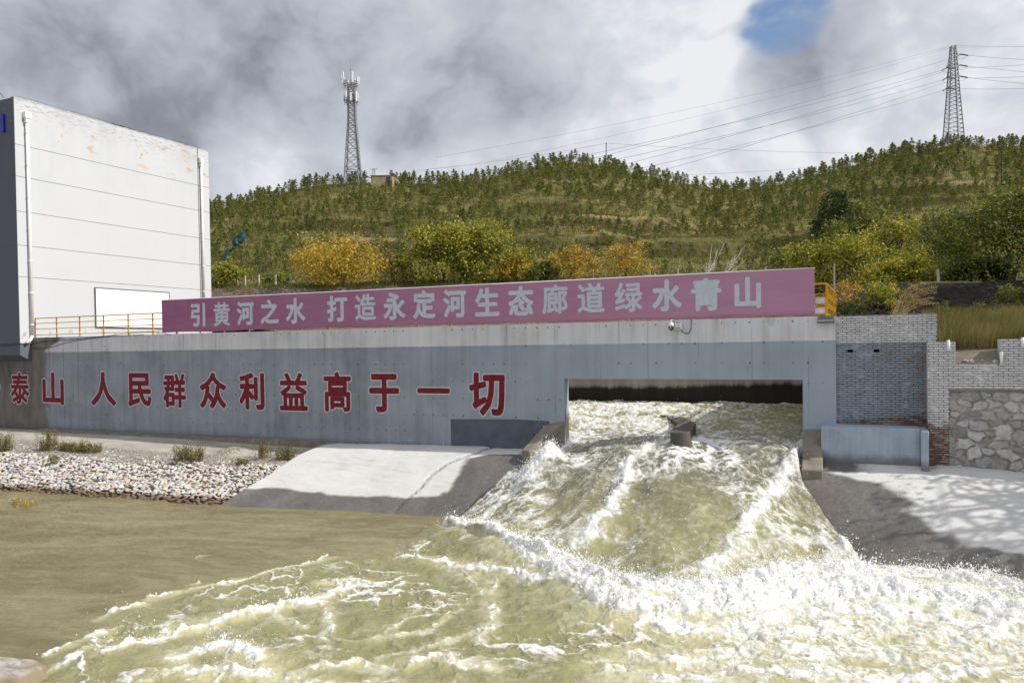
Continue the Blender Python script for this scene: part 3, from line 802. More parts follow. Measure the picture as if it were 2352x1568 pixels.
def cable(px, r, mat, root, Y=WY - .02, name='cable'):
    P = [onY(x, y, Y) for x, y in px]
    Q = []
    for i in range(len(P) - 1):
        for k in range(4):
            t_ = k / 4; p0_, p1_, p2_, p3_ = P[max(i - 1, 0)], P[i], P[i + 1], P[min(i + 2, len(P) - 1)]
            Q.append(0.5 * ((2 * p1_) + (-p0_ + p2_) * t_ + (2 * p0_ - 5 * p1_ + 4 * p2_ - p3_) * t_ ** 2 + (-p0_ + 3 * p1_ - 3 * p2_ + p3_) * t_ ** 3))
    Q.append(P[-1])
    return MB().tube(Q, r, 5).build(name, mat, root, True)
cable([(1587, 733), (1588, 745), (1585, 760), (1578, 766), (1568, 762), (1563, 756)], .014, M_STEEL, sc_)
cable([(1558, 734), (1565, 736), (1570, 747), (1571, 754), (1565, 758)], .012, M_WHITE, sc_)
c0 = onY(1877, 728, WY); c1 = onY(1918, 740, WY)
fl = thing('floodlight', (c0[0], WY, c1[2]), 'grey rectangular floodlight hanging at the wall corner beside the brick wall', 'floodlight')
MB().hexa([(c0[0], WY - .28, c1[2] + .0), (c1[0], WY - .28, c1[2]), (c1[0], WY - .12, c1[2] - .02), (c0[0], WY - .12, c1[2] - .02)],
          [(c0[0] + .03, WY - .22, c0[2]), (c1[0] - .02, WY - .22, c0[2]), (c1[0] - .02, WY - .06, c0[2]), (c0[0] + .03, WY - .06, c0[2])]).build('housing', M_DSTEEL, fl, bevel=.01)
mb = MB(); w = (c1[0] - c0[0] - .06) / 4
for i in range(4): mb.box(c0[0] + .03 + i * w, c0[0] + .02 + (i + 1) * w, WY - .286, WY - .278, c1[2] + .025, c1[2] + .095)
mb.build('lens_pane', M_GLASS, fl)
mb = MB(); mb.box(c0[0] + .1, c1[0] - .1, WY - .1, WY, c0[2] + .002, c0[2] + .02)
for i in range(12): mb.box(c0[0] + .05 + i * .04, c0[0] + .06 + i * .04, WY - .2, WY - .07, c0[2] + .002, c0[2] + .035)
mb.tube([(c1[0] - .05, WY - .05, c0[2] + .03), (c1[0] + .08, WY - .02, c0[2] + .1), (c1[0] + .14, WY + .0, c0[2] + .12)], .02, 6)
mb.build('bracket', M_DSTEEL, fl)
# loose cables lying on the left end of the wall
cb_ = thing('loose_cable', onY(110, 778, WY - .03), 'thin loose cables draped over the weathered left end of the wall', 'cable')
cable([(68, 793), (90, 786), (140, 781), (200, 776), (255, 770), (300, 765), (350, 763), (392, 768)], .014, M_WIRE, cb_)
cable([(66, 797), (85, 800), (104, 799), (125, 795), (150, 787), (200, 778), (260, 772), (330, 768)], .012, M_WIRE, cb_)
cable([(0, 793), (20, 792), (45, 790), (66, 793)], .02, M_WIRE, cb_, Y=YB0 - .03)
# ------------------------------------------------------------------ ground sheet
def earth_mat(t, P):
    p = t.pos(); a = t.noise(p, 0.6, 8, 0.65); b = t.noise(p, 6.0, 6, 0.7)
    P(color=t.ramp(t.m('ADD', t.m('MULTIPLY', a, 0.5), t.m('MULTIPLY', b, 0.5)), [(0.32, (0.065, 0.05, 0.038)), (0.5, (0.13, 0.105, 0.08)), (0.68, (0.21, 0.175, 0.14))]), rough=0.95, normal=t.bump(b, 0.7, 0.05))
M_EARTH = material('gravelly_earth', earth_mat)
th = np.linspace(0, 2 * math.pi, 97)[:-1]
V = [(0, 0, -1.6)] + [(1500 * math.cos(a), 1500 * math.sin(a), -1.6) for a in th]
g = MB().add(V, [(0, i + 1, (i + 1) % 96 + 1) for i in range(96)]).build('ground', M_EARTH)
tag(g, 'brown earth ground under and around the river', 'ground', kind='structure')
mb = MB()
mb.box(-110, XB0 - 0.403, WY + 0.455, 48, 5.5, 6.58); mb.box(XB0 - 0.4, XB1 + 0.4, YB + 0.403, 48, 5.5, 6.58)
mb.box(XB1 + 0.403, bx1 + .045, WY + 0.555, 48, 5.5, 6.55); mb.box(bx1 + .05, 40, 34.003, 48, 5.5, 6.57)
tag(mb.build('platform', M_EARTH), 'flat earth platform behind the wall and banner', 'ground', kind='structure')

# ------------------------------------------------------------------ concrete aprons at the foot of the wall
TOPX = [-24, -12, -2, 1, 6, 12]; TOPZ = [1.72, 1.93, 2.12, 2.12, 1.85, 1.6]
TOEX = [-26, -23.5, -18.5, -14, -10, -2, 1, 4, 12]; TOEY = [22.2, 22.6, 23.5, 24.2, 24.2, 23.4, 23.0, 23.0, 22.6]
YTOP = 27.3
def apronZ(X, Y):
    top = np.interp(X, TOPX, TOPZ); toe = np.interp(X, TOEX, TOEY)
    s = (YTOP - Y) / (YTOP - toe)
    return np.where(s < 0, top + 0.02 * s, top - top * np.clip(s, 0, 9) ** 1.55)
def onF(fun, x, y, d0=9.0, d1=48.0, n=900):
    """first point where the ray of a photo pixel meets the height field fun(X, Y)"""
    r = ray(x, y); D = np.linspace(d0, d1, n)
    p = CAM[None] + r[None] * D[:, None]
    k = np.argmax(p[:, 2] < fun(p[:, 0], p[:, 1]))
    return p[k]
ap = lambda x, y: onF(apronZ, x, y, 15)
LE = [ap(*q) for q in ((500, 1160), (560, 1121), (610, 1092), (650, 1065), (690, 1042), (745, 1023))]
LE = sorted([(p[1], p[0]) for p in LE])
def leftX(Y): return np.interp(Y, [19.5] + [q[0] for q in LE] + [28.5], [LE[0][1] - 1.2] + [q[1] for q in LE] + [LE[-1][1] + 0.4])
CR = [ap(*q) for q in ((1098, 1040), (1030, 1064), (992, 1090), (968, 1118), (940, 1143), (915, 1165))]
CRY = sorted([(p[1], p[0]) for p in CR])
JR = [ap(*q) for q in ((2150, 1085), (2158, 1121), (2170, 1180), (2183, 1240), (2192, 1290))]
JRY = sorted([(p[1], p[0]) for p in JR])
def build_apron():
    ny, nx = 150, 420
    gy = np.linspace(19.5, WY - 0.003, ny)[:, None] * np.ones((1, nx))
    s = np.linspace(0, 1, nx)[None, :] * np.ones((ny, 1))
    X0 = leftX(gy); gx = X0 + (12.0 - X0) * s
    z = apronZ(gx, gy)
    z = z + 0.035 * fbm(gx * 0.7, gy * 0.7, 4, 3) + 0.008 * fbm(gx * 5, gy * 5, 3, 8)
    crx = np.interp(gy, [q[0] for q in CRY], [q[1] for q in CRY]); jrx = np.interp(gy, [q[0] for q in JRY], [q[1] for q in JRY])
    z = z + 0.05 * sst(crx - gx, -0.02, 0.05) + 0.07 * sst(gx - jrx, -0.10, 0.15)
    z = z - 0.035 * np.exp(-((gx - crx - 0.06) / 0.05) ** 2) * (np.sin(gy * 3) * .4 + .6)
    skirt = sst(s, 0, 0.004)
    z = z - (1 - skirt) * 0.15
    # wet where the river laps it and where the chute sprays it
    wet = np.maximum(sst(0.47 + 0.10 * fbm(gx * 1.2, gy * 1.2, 4, 5) + 0.06 * np.sin(gx * .8) - z, -0.03, 0.03), 0)
    dl = seg_dist(gx, gy, WETL)[0]; side = np.interp(gy, [p[1] for p in WETL][::-1], [p[0] for p in WETL][::-1])
    n = 0.28 * fbm(gx * 2.0, gy * 2.0, 5, 15)
    wl = sst(gx - side + n, -0.12, 0.12)
    wr = np.interp(gy, [p[1] for p in WETR][::-1], [p[0] for p in WETR][::-1])
    w2 = sst(wr - gx + 1.4 * n, -0.25, 0.25)
    mid = (gx > -7)
    wet = np.maximum(wet, np.where(mid, w2, wl))
    rough = sst(jrx - gx, -0.1, 0.1) * (gx > -4)
    V = np.stack([gx, gy, z], -1).reshape(-1, 3)
    return npmesh('apron', V, grid_faces(ny, nx), None, {'wet': wet.ravel(), 'coarse': rough.ravel(), 'crack': np.exp(-((gx - crx - 0.05) / 0.045) ** 2).ravel()}, True)
WETL = [ap(*q)[:2] for q in ((1195, 1043), (1130, 1043), (1075, 1052), (1062, 1075), (1048, 1100), (1030, 1125), (1012, 1140), (950, 1150))]
WETR = [ap(*q)[:2] for q in ((1900, 1085), (1985, 1085), (2035, 1115), (2085, 1150), (2090, 1180), (2150, 1215), (2192, 1240), (2260, 1300))]
WETL = sorted(WETL, key=lambda p: -p[1]); WETR = sorted(WETR, key=lambda p: -p[1])
def apron_mat(t, P):
    p = t.pos(); w = t.attr('wet'); cs = t.attr('coarse'); ck = t.attr('crack')
    a = t.noise(p, 0.8, 8, 0.62); g = t.noise(t.mul(p, (1, 1, 1)), 9.0, 6, 0.7); tr = t.noise(t.mul(p, (0.6, 2.6, 1)), 1.2, 6, 0.6, 1.5)
    dry = t.ramp(t.m('ADD', t.m('MULTIPLY', a, 0.45), t.m('MULTIPLY', tr, 0.55)), [(0.3, (0.42, 0.41, 0.395)), (0.46, (0.57, 0.565, 0.55)), (0.7, (0.65, 0.645, 0.63))])
    wetc = t.ramp(t.m('ADD', t.m('MULTIPLY', a, 0.5), t.m('MULTIPLY', g, 0.5)), [(0.3, (0.085, 0.078, 0.072)), (0.5, (0.135, 0.125, 0.118)), (0.7, (0.21, 0.20, 0.19))])
    pit = t.map(t.noise(p, 22.0, 5, 0.7), 0.60, 0.68)
    dry = t.mix(t.m('MULTIPLY', t.m('MULTIPLY', cs, pit), 0.8), dry, (0.14, 0.13, 0.12))
    wetc = t.mix(t.m('MULTIPLY', pit, t.m('ADD', 0.2, t.m('MULTIPLY', cs, 0.5))), wetc, (0.04, 0.037, 0.034))
    col = t.mix(w, dry, wetc)
    col = t.mix(t.m('MULTIPLY', ck, t.map(g, 0.3, 0.6)), col, (0.05, 0.048, 0.045))
    h = t.m('ADD', g, t.m('MULTIPLY', t.m('MULTIPLY', pit, cs), -1.5))
    P(color=col, rough=t.map(w, 0, 1, 0.85, 0.48), spec=0.35, normal=t.bump(h, t.m('ADD', 0.25, t.m('MULTIPLY', cs, 0.5)), 0.02))
me = build_apron(); me.materials.append(material('apron_concrete', apron_mat))
tag(link('apron', me), 'pale concrete apron with dark wet edge sloping from wall foot to river', 'apron', kind='structure')

# ------------------------------------------------------------------ left bank
def bankZ(X, Y):
    sh = np.interp(X, [-60, -35, -29, -23.5, -20], [20.6, 21.6, 22.2, 22.7, 23.2])
    k = (Y - sh) / (24.75 - 22.3)
    z = np.where(k < 1, 1.18 * k, 1.18 + (Y - sh - 2.45) * 0.17)
    return np.minimum(z, 1.72 + 0 * z)
def build_bank():
    nx, ny = 360, 170
    gx, gy = np.meshgrid(np.linspace(-62, -19.8, nx), np.linspace(18.5, WY - .003, ny))
    z = bankZ(gx, gy) + 0.02 * fbm(gx * 1.5, gy * 1.5, 4, 21) + 0.012 * fbm(gx * 8, gy * 8, 3, 22)
    z = z - 0.12 * sst(gx - leftX(gy), -0.6, 0.4) - 0.6 * sst(gx - leftX(gy), 0.0, 1.0)
    sh = np.interp(gx, [-60, -35, -29, -23.5, -20], [20.6, 21.6, 22.2, 22.7, 23.2])
    z = z - 0.10 * sst(gy, sh + 2.7, sh + 2.2)
    heap = 0.22 * np.exp(-((gx - onZ(570, 1022, 1.6)[0]) / .55) ** 2 - ((gy - 26.3) / .5) ** 2)
    z = z + heap
    strip = sst(gy + .25 * fbm(gx * .8, gy * .8, 4, 31), 25.5, 25.9) * (1 - sst(heap, 0.02, 0.1))
    return npmesh('bank', np.stack([gx, gy, z], -1).reshape(-1, 3), grid_faces(ny, nx), None, {'slab': strip.ravel(), 'low': sst(z, .42, .15).ravel()}, True)
def bank_mat(t, P):
    p = t.pos(); s = t.attr('slab'); lw_ = t.attr('low')
    a = t.noise(p, 0.9, 8, 0.65); c = t.voro(p, 16.0, out='Color'); d = t.voro(p, 16.0)
    grey = t.sep(c)[0]
    grav = t.mix(grey, (0.15, 0.125, 0.105), (0.45, 0.41, 0.36))
    slab = t.ramp(t.noise(t.mul(p, (0.7, 1.8, 1)), 1.0, 7, 0.65), [(0.3, (0.28, 0.255, 0.22)), (0.55, (0.40, 0.37, 0.32)), (0.72, (0.47, 0.45, 0.42))])
    col = t.mix(s, grav, slab)
    col = t.mix(lw_, col, (0.09, 0.07, 0.055))
    P(color=col, rough=0.95, normal=t.bump(t.m('ADD', t.m('MULTIPLY', d, t.m('SUBTRACT', 1.0, s)), t.m('MULTIPLY', a, 0.3)), 0.7, 0.05))
me = build_bank(); me.materials.append(material('bank_gravel', bank_mat))
tag(link('bank', me), 'gravelly left river bank with a strip of old concrete', 'bank', kind='structure')

# stones of the pitched slope
import bmesh
def rock(seed, n=2, flat=0.6, jag=0.28, lo=0.38, hi=0.9, pl=14):
    bm = bmesh.new(); bmesh.ops.create_icosphere(bm, subdivisions=n, radius=1.0)
    r2 = np.random.default_rng(seed); ax = r2.normal(size=(pl, 3)); ax /= np.linalg.norm(ax, axis=1)[:, None]; lim = r2.uniform(lo, hi, pl)
    for v in bm.verts:
        c = np.array(v.co)
        for a, l in zip(ax, lim):
            d = c @ a
            if d > l: c = c - a * (d - l)
        c = c * (1 + jag * 0.25 * r2.normal() * .3)
        c[2] *= flat
        v.co = c
    vs = np.array([v.co[:] for v in bm.verts]); fs = np.array([[v.index for v in f.verts] for f in bm.faces]); bm.free()
    return vs, fs
def rock_mat(use_attr):
    def fn(t, P):
        p = t.pos(); z = t.sep(p)[2]
        r = t.attr('rnd') if use_attr else t.n('ShaderNodeObjectInfo').outputs['Random']
        f = t.noise(p, 7.0, 7, 0.68)
        base = t.ramp(r, [(0.0, (0.40, 0.39, 0.385)), (0.35, (0.55, 0.53, 0.52)), (0.62, (0.64, 0.62, 0.60)), (0.74, (0.58, 0.48, 0.35)), (0.90, (0.62, 0.56, 0.49)), (1.0, (0.36, 0.34, 0.33))])
        col = t.mix(t.map(f, 0.42, 0.72, 0, 0.5), base, (0.25, 0.22, 0.19))
        wet = t.map(t.m('ADD', z, t.m('MULTIPLY', f, 0.18)), 0.30, 0.18)
        col = t.mix(wet, col, (0.15, 0.105, 0.065))
        P(color=col, rough=t.map(wet, 0, 1, 0.9, 0.5), normal=t.bump(f, 0.6, 0.03))
    return fn
M_ROCK = material('pitching_stone', rock_mat(False)); M_ROCKS = material('pitching_stones', rock_mat(True))
rocks = [rock(s) for s in range(7)]
rmesh = []
for v, f in rocks:
    me = npmesh('stone', v, f, M_ROCK); rmesh.append(me)
spots = []
Y = 0
r3 = np.random.default_rng(11)
for row in range(20):
    k = -0.12 + row * 0.058
    x = -47.0
    while x < -21.2:
        w = r3.choice([r3.uniform(.14, .26), r3.uniform(.22, .48)]) * (1.05 - 0.35 * k)
        sh = np.interp(x, [-60, -35, -29, -23.5, -20], [20.6, 21.6, 22.2, 22.7, 23.2])
        yy = sh + 2.45 * (k + r3.uniform(-.02, .02))
        if x + w * .5 < leftX(yy) - 0.05 and k < 1.0 + 0.1 * math.sin(x * 1.3):
            spots.append((x + w / 2, yy, w, r3.uniform(0.14, 0.25)))
        x += w * 0.93
extra = [(r3.uniform(-46, -22.5), r3.uniform(22.9, 25.2)) for _ in range(420)]
for x, y in extra:
    if x < leftX(y) - 0.1: spots.append((x, y, r3.uniform(0.10, 0.24), r3.uniform(.08, .16)))
def stone_pose(s):
    x, y, w, h = s
    z = float(bankZ(np.array(x), np.array(y)))
    sl = 0.44 if w > 0.2 else 0.2
    return (x, y, z - 0.03), (sl + r3.normal(0, .13), r3.normal(0, .13), r3.uniform(-.35, .35) + (math.pi if r3.random() < .5 else 0)), (w * .58, h * .95, .10 + .17 * r3.random() * w)
vis = [s for s in spots if onscreen(np.array([s[0], s[1], 0.6]))] if 'onscreen' in globals() else [s for s in spots if s[0] / s[1] > -1.62]
vis.sort(key=lambda s: -s[2] / math.hypot(s[0], s[1]))
single = vis[:300]; ss = set(single)
for i, s in enumerate(single):
    o = bpy.data.objects.new('stone', rmesh[i % 7]); COL.objects.link(o)
    o.location, o.rotation_euler, o.scale = stone_pose(s)
    tag(o, 'pale angular stone set in the stone-pitched river bank', 'stone', 'stones pitched along the left bank')
def merge(items, protos, name, mat, attrs=True):
    """items: (proto index, 3x3 matrix, position, random value)"""
    Vs, Fs, A = [], [], []; off = 0
    for k, m3, pos, rv in items:
        v, f = protos[k]
        w = v @ m3.T + pos
        Vs.append(w); Fs.append(f + off); off += len(v); A.append(np.full(len(v), rv))
    return npmesh(name, np.concatenate(Vs), np.concatenate(Fs), mat, {'rnd': np.concatenate(A)})
from mathutils import Euler
def m3(rot, sc): return np.array(Euler(rot).to_matrix()) @ np.diag(sc)
items = []
for i, s in enumerate(spots):
    if s in ss: continue
    l, r, sc = stone_pose(s); items.append((i % 7, m3(r, sc), np.array(l), r3.random()))
tag(link('small_stones', merge(items, rocks, 'small_stones', M_ROCKS)), 'mass of smaller pale stones filling the pitched bank', 'stones', kind='stuff')
# boulder in the near left corner
v, f = rock(40, 5, 0.6, .0, .8, 1.0)
v = v * (1 + 0.30 * fbm(v[:, 0] * 1.6 + v[:, 2], v[:, 1] * 1.6 - v[:, 2], 5, 33))[:, None]
c = onZ(20, 1545, 0.1)
me = npmesh('boulder', v * np.array([1.0, .62, .75]), f, None, None, True)
def boulder_mat(t, P):
    p = t.pos(); z = t.sep(p)[2]; f = t.noise(p, 5.0, 8, 0.7); g = t.noise(p, 1.6, 5)
    col = t.ramp(f, [(0.35, (0.16, 0.15, 0.14)), (0.5, (0.33, 0.30, 0.27)), (0.65, (0.42, 0.40, 0.38))])
    col = t.mix(t.map(t.m('ADD', z, t.m('MULTIPLY', g, .2)), 0.33, 0.22), col, (0.24, 0.19, 0.12))
    P(color=col, rough=0.8, normal=t.bump(f, 0.6, 0.04))
me.materials.append(material('boulder_stone', boulder_mat))
o = link('boulder', me); o.location = (c[0] - .28, c[1] - .12, -0.12); o.rotation_euler = (0, 0, .5)
tag(o, 'half sunken grey and tan boulder in the near left corner of the river', 'boulder')

# ------------------------------------------------------------------ the river
JP = [(1010, 1182), (1060, 1205), (1130, 1232), (1230, 1268), (1310, 1300), (1400, 1338), (1480, 1358), (1560, 1358), (1650, 1352), (1740, 1338), (1840, 1320), (1960, 1318), (2100, 1325), (2240, 1335), (2360, 1360), (2600, 1400)]
JW = [onZ(x, y, 0.35) for x, y in JP]
JX = np.array([p[0] for p in JW]); JY = np.array([p[1] for p in JW])
CL = [(29.0, XL), (28.0, XL), (26.3, wl1[0] + 0.45), (25.2, wl1[0] - .5), (JW[0][1], JW[0][0] + .15), (20, JW[0][0] - 1)]
rr_ = onZ(1968, 1300, 0.2)
CRR = [(29.0, XR), (28.0, XR + .05), (25.9, wr1[0] + 0.05), (24.8, wr1[0] + .25), (rr_[1], rr_[0] + .1), (18, rr_[0] + 1)]
def bl_(tab, Y):
    t_ = sorted(tab); return np.interp(Y, [q[0] for q in t_], [q[1] for q in t_])
def chute_mask(X, Y):
    l = bl_(CL, Y); r = bl_(CRR, Y)
    return sst(X - l, -0.25, 0.30) * sst(r - X, -0.25, 0.25), l, r
def base_h(X, Y):
    """smooth water level: basin, chute, roller and river"""
    Yj = np.interp(X, JX, JY)
    s = np.clip((WY - Y) / (WY - Yj), 0, 1.0)
    acr = np.clip((X - XL) / (XR - XL), 0, 1)
    lip = 2.15 + 0.40 * sst(acr, 0.0, 0.35)
    ch = np.where(Y < WY, lip * (1 - s ** 1.3), lip + (3.22 - lip) * sst(Y, WY, WY + 7.5))
    m, l, r = chute_mask(X, Y)
    inn = np.where(Y < WY, m, 1.0)
    d = np.where(Y > Yj, Y - Yj, 0)
    riv = -0.03 + 0.0 * X
    h = np.where(Y >= WY, ch, np.where(Y > Yj, riv + (np.maximum(ch, 0) - riv) * inn, riv))
    dj = seg_dist(X, Y, list(zip(JX, JY)))[0]
    amp = np.interp(X, [JX[0] - .3, JX[0], JX[2], JX[5], JX[9], JX[12], JX[14]], [0, .18, .38, .50, .50, .38, .25])
    front = np.where(Y < Yj, np.exp(-(dj / 1.15) ** 2), np.exp(-(dj / 0.40) ** 2))
    h = h + amp * front
    # bulges: splash against the left wing wall, standing hump below the guide wall
    for (px, amp_, rad) in BULGE:
        h = h + amp_ * np.exp(-((X - px[0]) ** 2 + (Y - px[1]) ** 2) / rad ** 2)
    return h
BULGE = []
_b = []
for (x, y, zz, a_, r_) in ((1262, 1045, 2.1, 0.62, 0.7), (1240, 1075, 1.7, .30, .8), (1580, 1075, 2.1, 0.16, 1.3)):
    _b.append((onZ(x, y, zz), a_, r_))
BULGE = _b
wp = lambda x, y: onF(base_h, x, y)[:2]
def strokes_field(X, Y, strokes):
    S = np.zeros(X.shape)
    for pts, rad, st in strokes:
        W = [wp(x, y) for x, y in pts]
        if not hasattr(rad, '__len__'): rad = (rad, rad)
        xs = [w[0] for w in W]; ys = [w[1] for w in W]; R = max(rad) * 3
        k = (X > min(xs) - R) & (X < max(xs) + R) & (Y > min(ys) - R) & (Y < max(ys) + R)
        if not k.any(): continue
        d, par = seg_dist(X[k], Y[k], W)
        rr = rad[0] + (rad[1] - rad[0]) * par / max(1, len(W) - 1)
        S[k] = np.maximum(S[k], st * np.exp(-(d / rr) ** 2))
    return S
STROKES = [
    # roller where the chute meets the river
    ([(1035, 1192), (1090, 1205), (1180, 1240), (1280, 1275), (1380, 1318), (1470, 1345), (1560, 1345), (1660, 1342), (1750, 1330), (1850, 1312), (1960, 1310), (2100, 1318), (2240, 1330), (2352, 1360)], (0.25, 0.8), 1.5),
    ([(1200, 1275), (1290, 1310), (1360, 1350), (1440, 1385), (1540, 1395), (1650, 1385), (1760, 1365), (1900, 1355), (2050, 1360), (2200, 1375), (2352, 1400)], (0.25, 0.9), 1.3),
    ([(1430, 1395), (1520, 1430), (1620, 1440), (1720, 1440), (1800, 1420), (1950, 1400), (2100, 1410), (2352, 1440)], (0.3, 0.9), 1.05),
    ([(1800, 1460), (1950, 1440), (2100, 1460), (2250, 1470), (2400, 1480)], 0.7, 0.95),
    ([(1740, 1500), (1900, 1500), (2100, 1510), (2400, 1530)], 0.55, 0.8),
    ([(1440, 1500), (1560, 1520), (1660, 1500), (1760, 1480)], (0.25, 0.35), 0.95),
    ([(1420, 1540), (1560, 1560), (1760, 1545), (1950, 1555), (2200, 1550), (2400, 1560)], 0.40, 0.95),
    # tongues and streaks on the river
    ([(915, 1278), (985, 1284), (1060, 1300), (1100, 1308)], (0.12, 0.28), 1.1), ([(1060, 1300), (1160, 1312), (1250, 1325), (1340, 1343)], (0.20, 0.10), 1.0),
    ([(240, 1503), (300, 1480), (400, 1452), (500, 1428), (600, 1402), (690, 1388), (720, 1380)], (0.12, 0.20), 1.2),
    ([(220, 1425), (280, 1398), (330, 1385)], 0.09, 1.0), ([(340, 1378), (440, 1352), (560, 1332), (660, 1308), (770, 1284)], (0.09, 0.07), 0.95),
    ([(110, 1508), (170, 1480), (240, 1450)], 0.11, 0.9), ([(60, 1560), (120, 1535), (170, 1510), (250, 1470)], 0.08, 0.75),
    ([(725, 1392), (745, 1372), (790, 1350), (800, 1342)], 0.20, 1.05), ([(735, 1340), (800, 1330), (860, 1338)], 0.09, 1.0),
    ([(745, 1400), (760, 1430), (745, 1455)], 0.10, 0.8), ([(620, 1400), (660, 1425), (700, 1440)], 0.10, 0.8),
    ([(400, 1510), (480, 1480), (540, 1490), (600, 1520)], 0.22, 1.15), ([(440, 1545), (540, 1550), (620, 1545)], 0.25, 1.15), ([(330, 1568), (420, 1530)], 0.15, .9),
    ([(640, 1560), (720, 1540), (820, 1520), (900, 1535)], 0.12, 0.85), ([(690, 1562), (800, 1566), (900, 1560)], 0.10, 0.8),
    ([(930, 1525), (990, 1510), (1060, 1530), (1140, 1540)], (0.18, 0.10), 1.0), ([(870, 1510), (960, 1490), (1040, 1470), (1120, 1450)], 0.08, 0.7),
    ([(1130, 1330), (1120, 1390), (1130, 1440), (1100, 1470)], 0.11, 0.75), ([(960, 1400), (900, 1440), (860, 1460), (980, 1450), (1030, 1420)], 0.07, 0.75),
    ([(450, 1280), (480, 1276)], 0.05, 1.0), ([(430, 1343), (455, 1340)], 0.05, 1.0), ([(1060, 1300), (1090, 1345), (1110, 1370), (1130, 1350)], 0.07, .7),
    # the chute
    ([(1290, 1022), (1250, 1030), (1225, 1060), (1205, 1100)], 0.60, 1.5), ([(1215, 1085), (1185, 1125), (1150, 1160), (1110, 1190)], (0.50, 0.25), 0.95),
    ([(1600, 1008), (1530, 1018), (1480, 1036), (1450, 1070), (1425, 1118), (1400, 1170), (1372, 1210), (1345, 1250)], (0.50, 0.42), 1.15), ([(1440, 1030), (1400, 1080), (1370, 1120)], 0.30, 0.6), ([(1300, 1090), (1270, 1130), (1230, 1180)], 0.45, 0.62), ([(1330, 1060), (1360, 1100), (1330, 1160), (1290, 1220)], 0.30, 0.6), ([(1460, 1150), (1470, 1200), (1440, 1260)], 0.32, 0.62), ([(1680, 1060), (1720, 1100), (1700, 1150)], 0.25, 0.55),
    ([(1840, 1030), (1815, 1075), (1790, 1120), (1750, 1165), (1715, 1210), (1675, 1260), (1640, 1315)], (0.28, 0.42), 1.1),
    ([(1800, 1190), (1810, 1240), (1790, 1300)], 0.25, 0.8),
    ([(1856, 1090), (1868, 1120), (1892, 1165), (1918, 1210), (1945, 1250), (1968, 1290)], (0.10, 0.20), 1.1),
    ([(1640, 1010), (1700, 1040), (1740, 1075)], 0.25, 0.55), ([(1480, 1220), (1430, 1270), (1400, 1300)], 0.3, 0.7),
    ([(1320, 935), (1420, 935), (1520, 945), (1560, 930)], 0.5, 1.0), ([(1330, 965), (1430, 965), (1520, 985)], 0.45, 0.95), ([(1340, 945), (1480, 940)], 0.5, 0.8),
    ([(1600, 925), (1700, 927), (1840, 930)], 0.4, 0.8), ([(1560, 1000), (1500, 1005), (1420, 990)], 0.3, 0.5),
]
TB = [(-300, 1640), (60, 1568), (150, 1470), (270, 1392), (430, 1330), (640, 1288), (800, 1262), (930, 1250), (1000, 1215), (1040, 1180), (2600, 1180)]
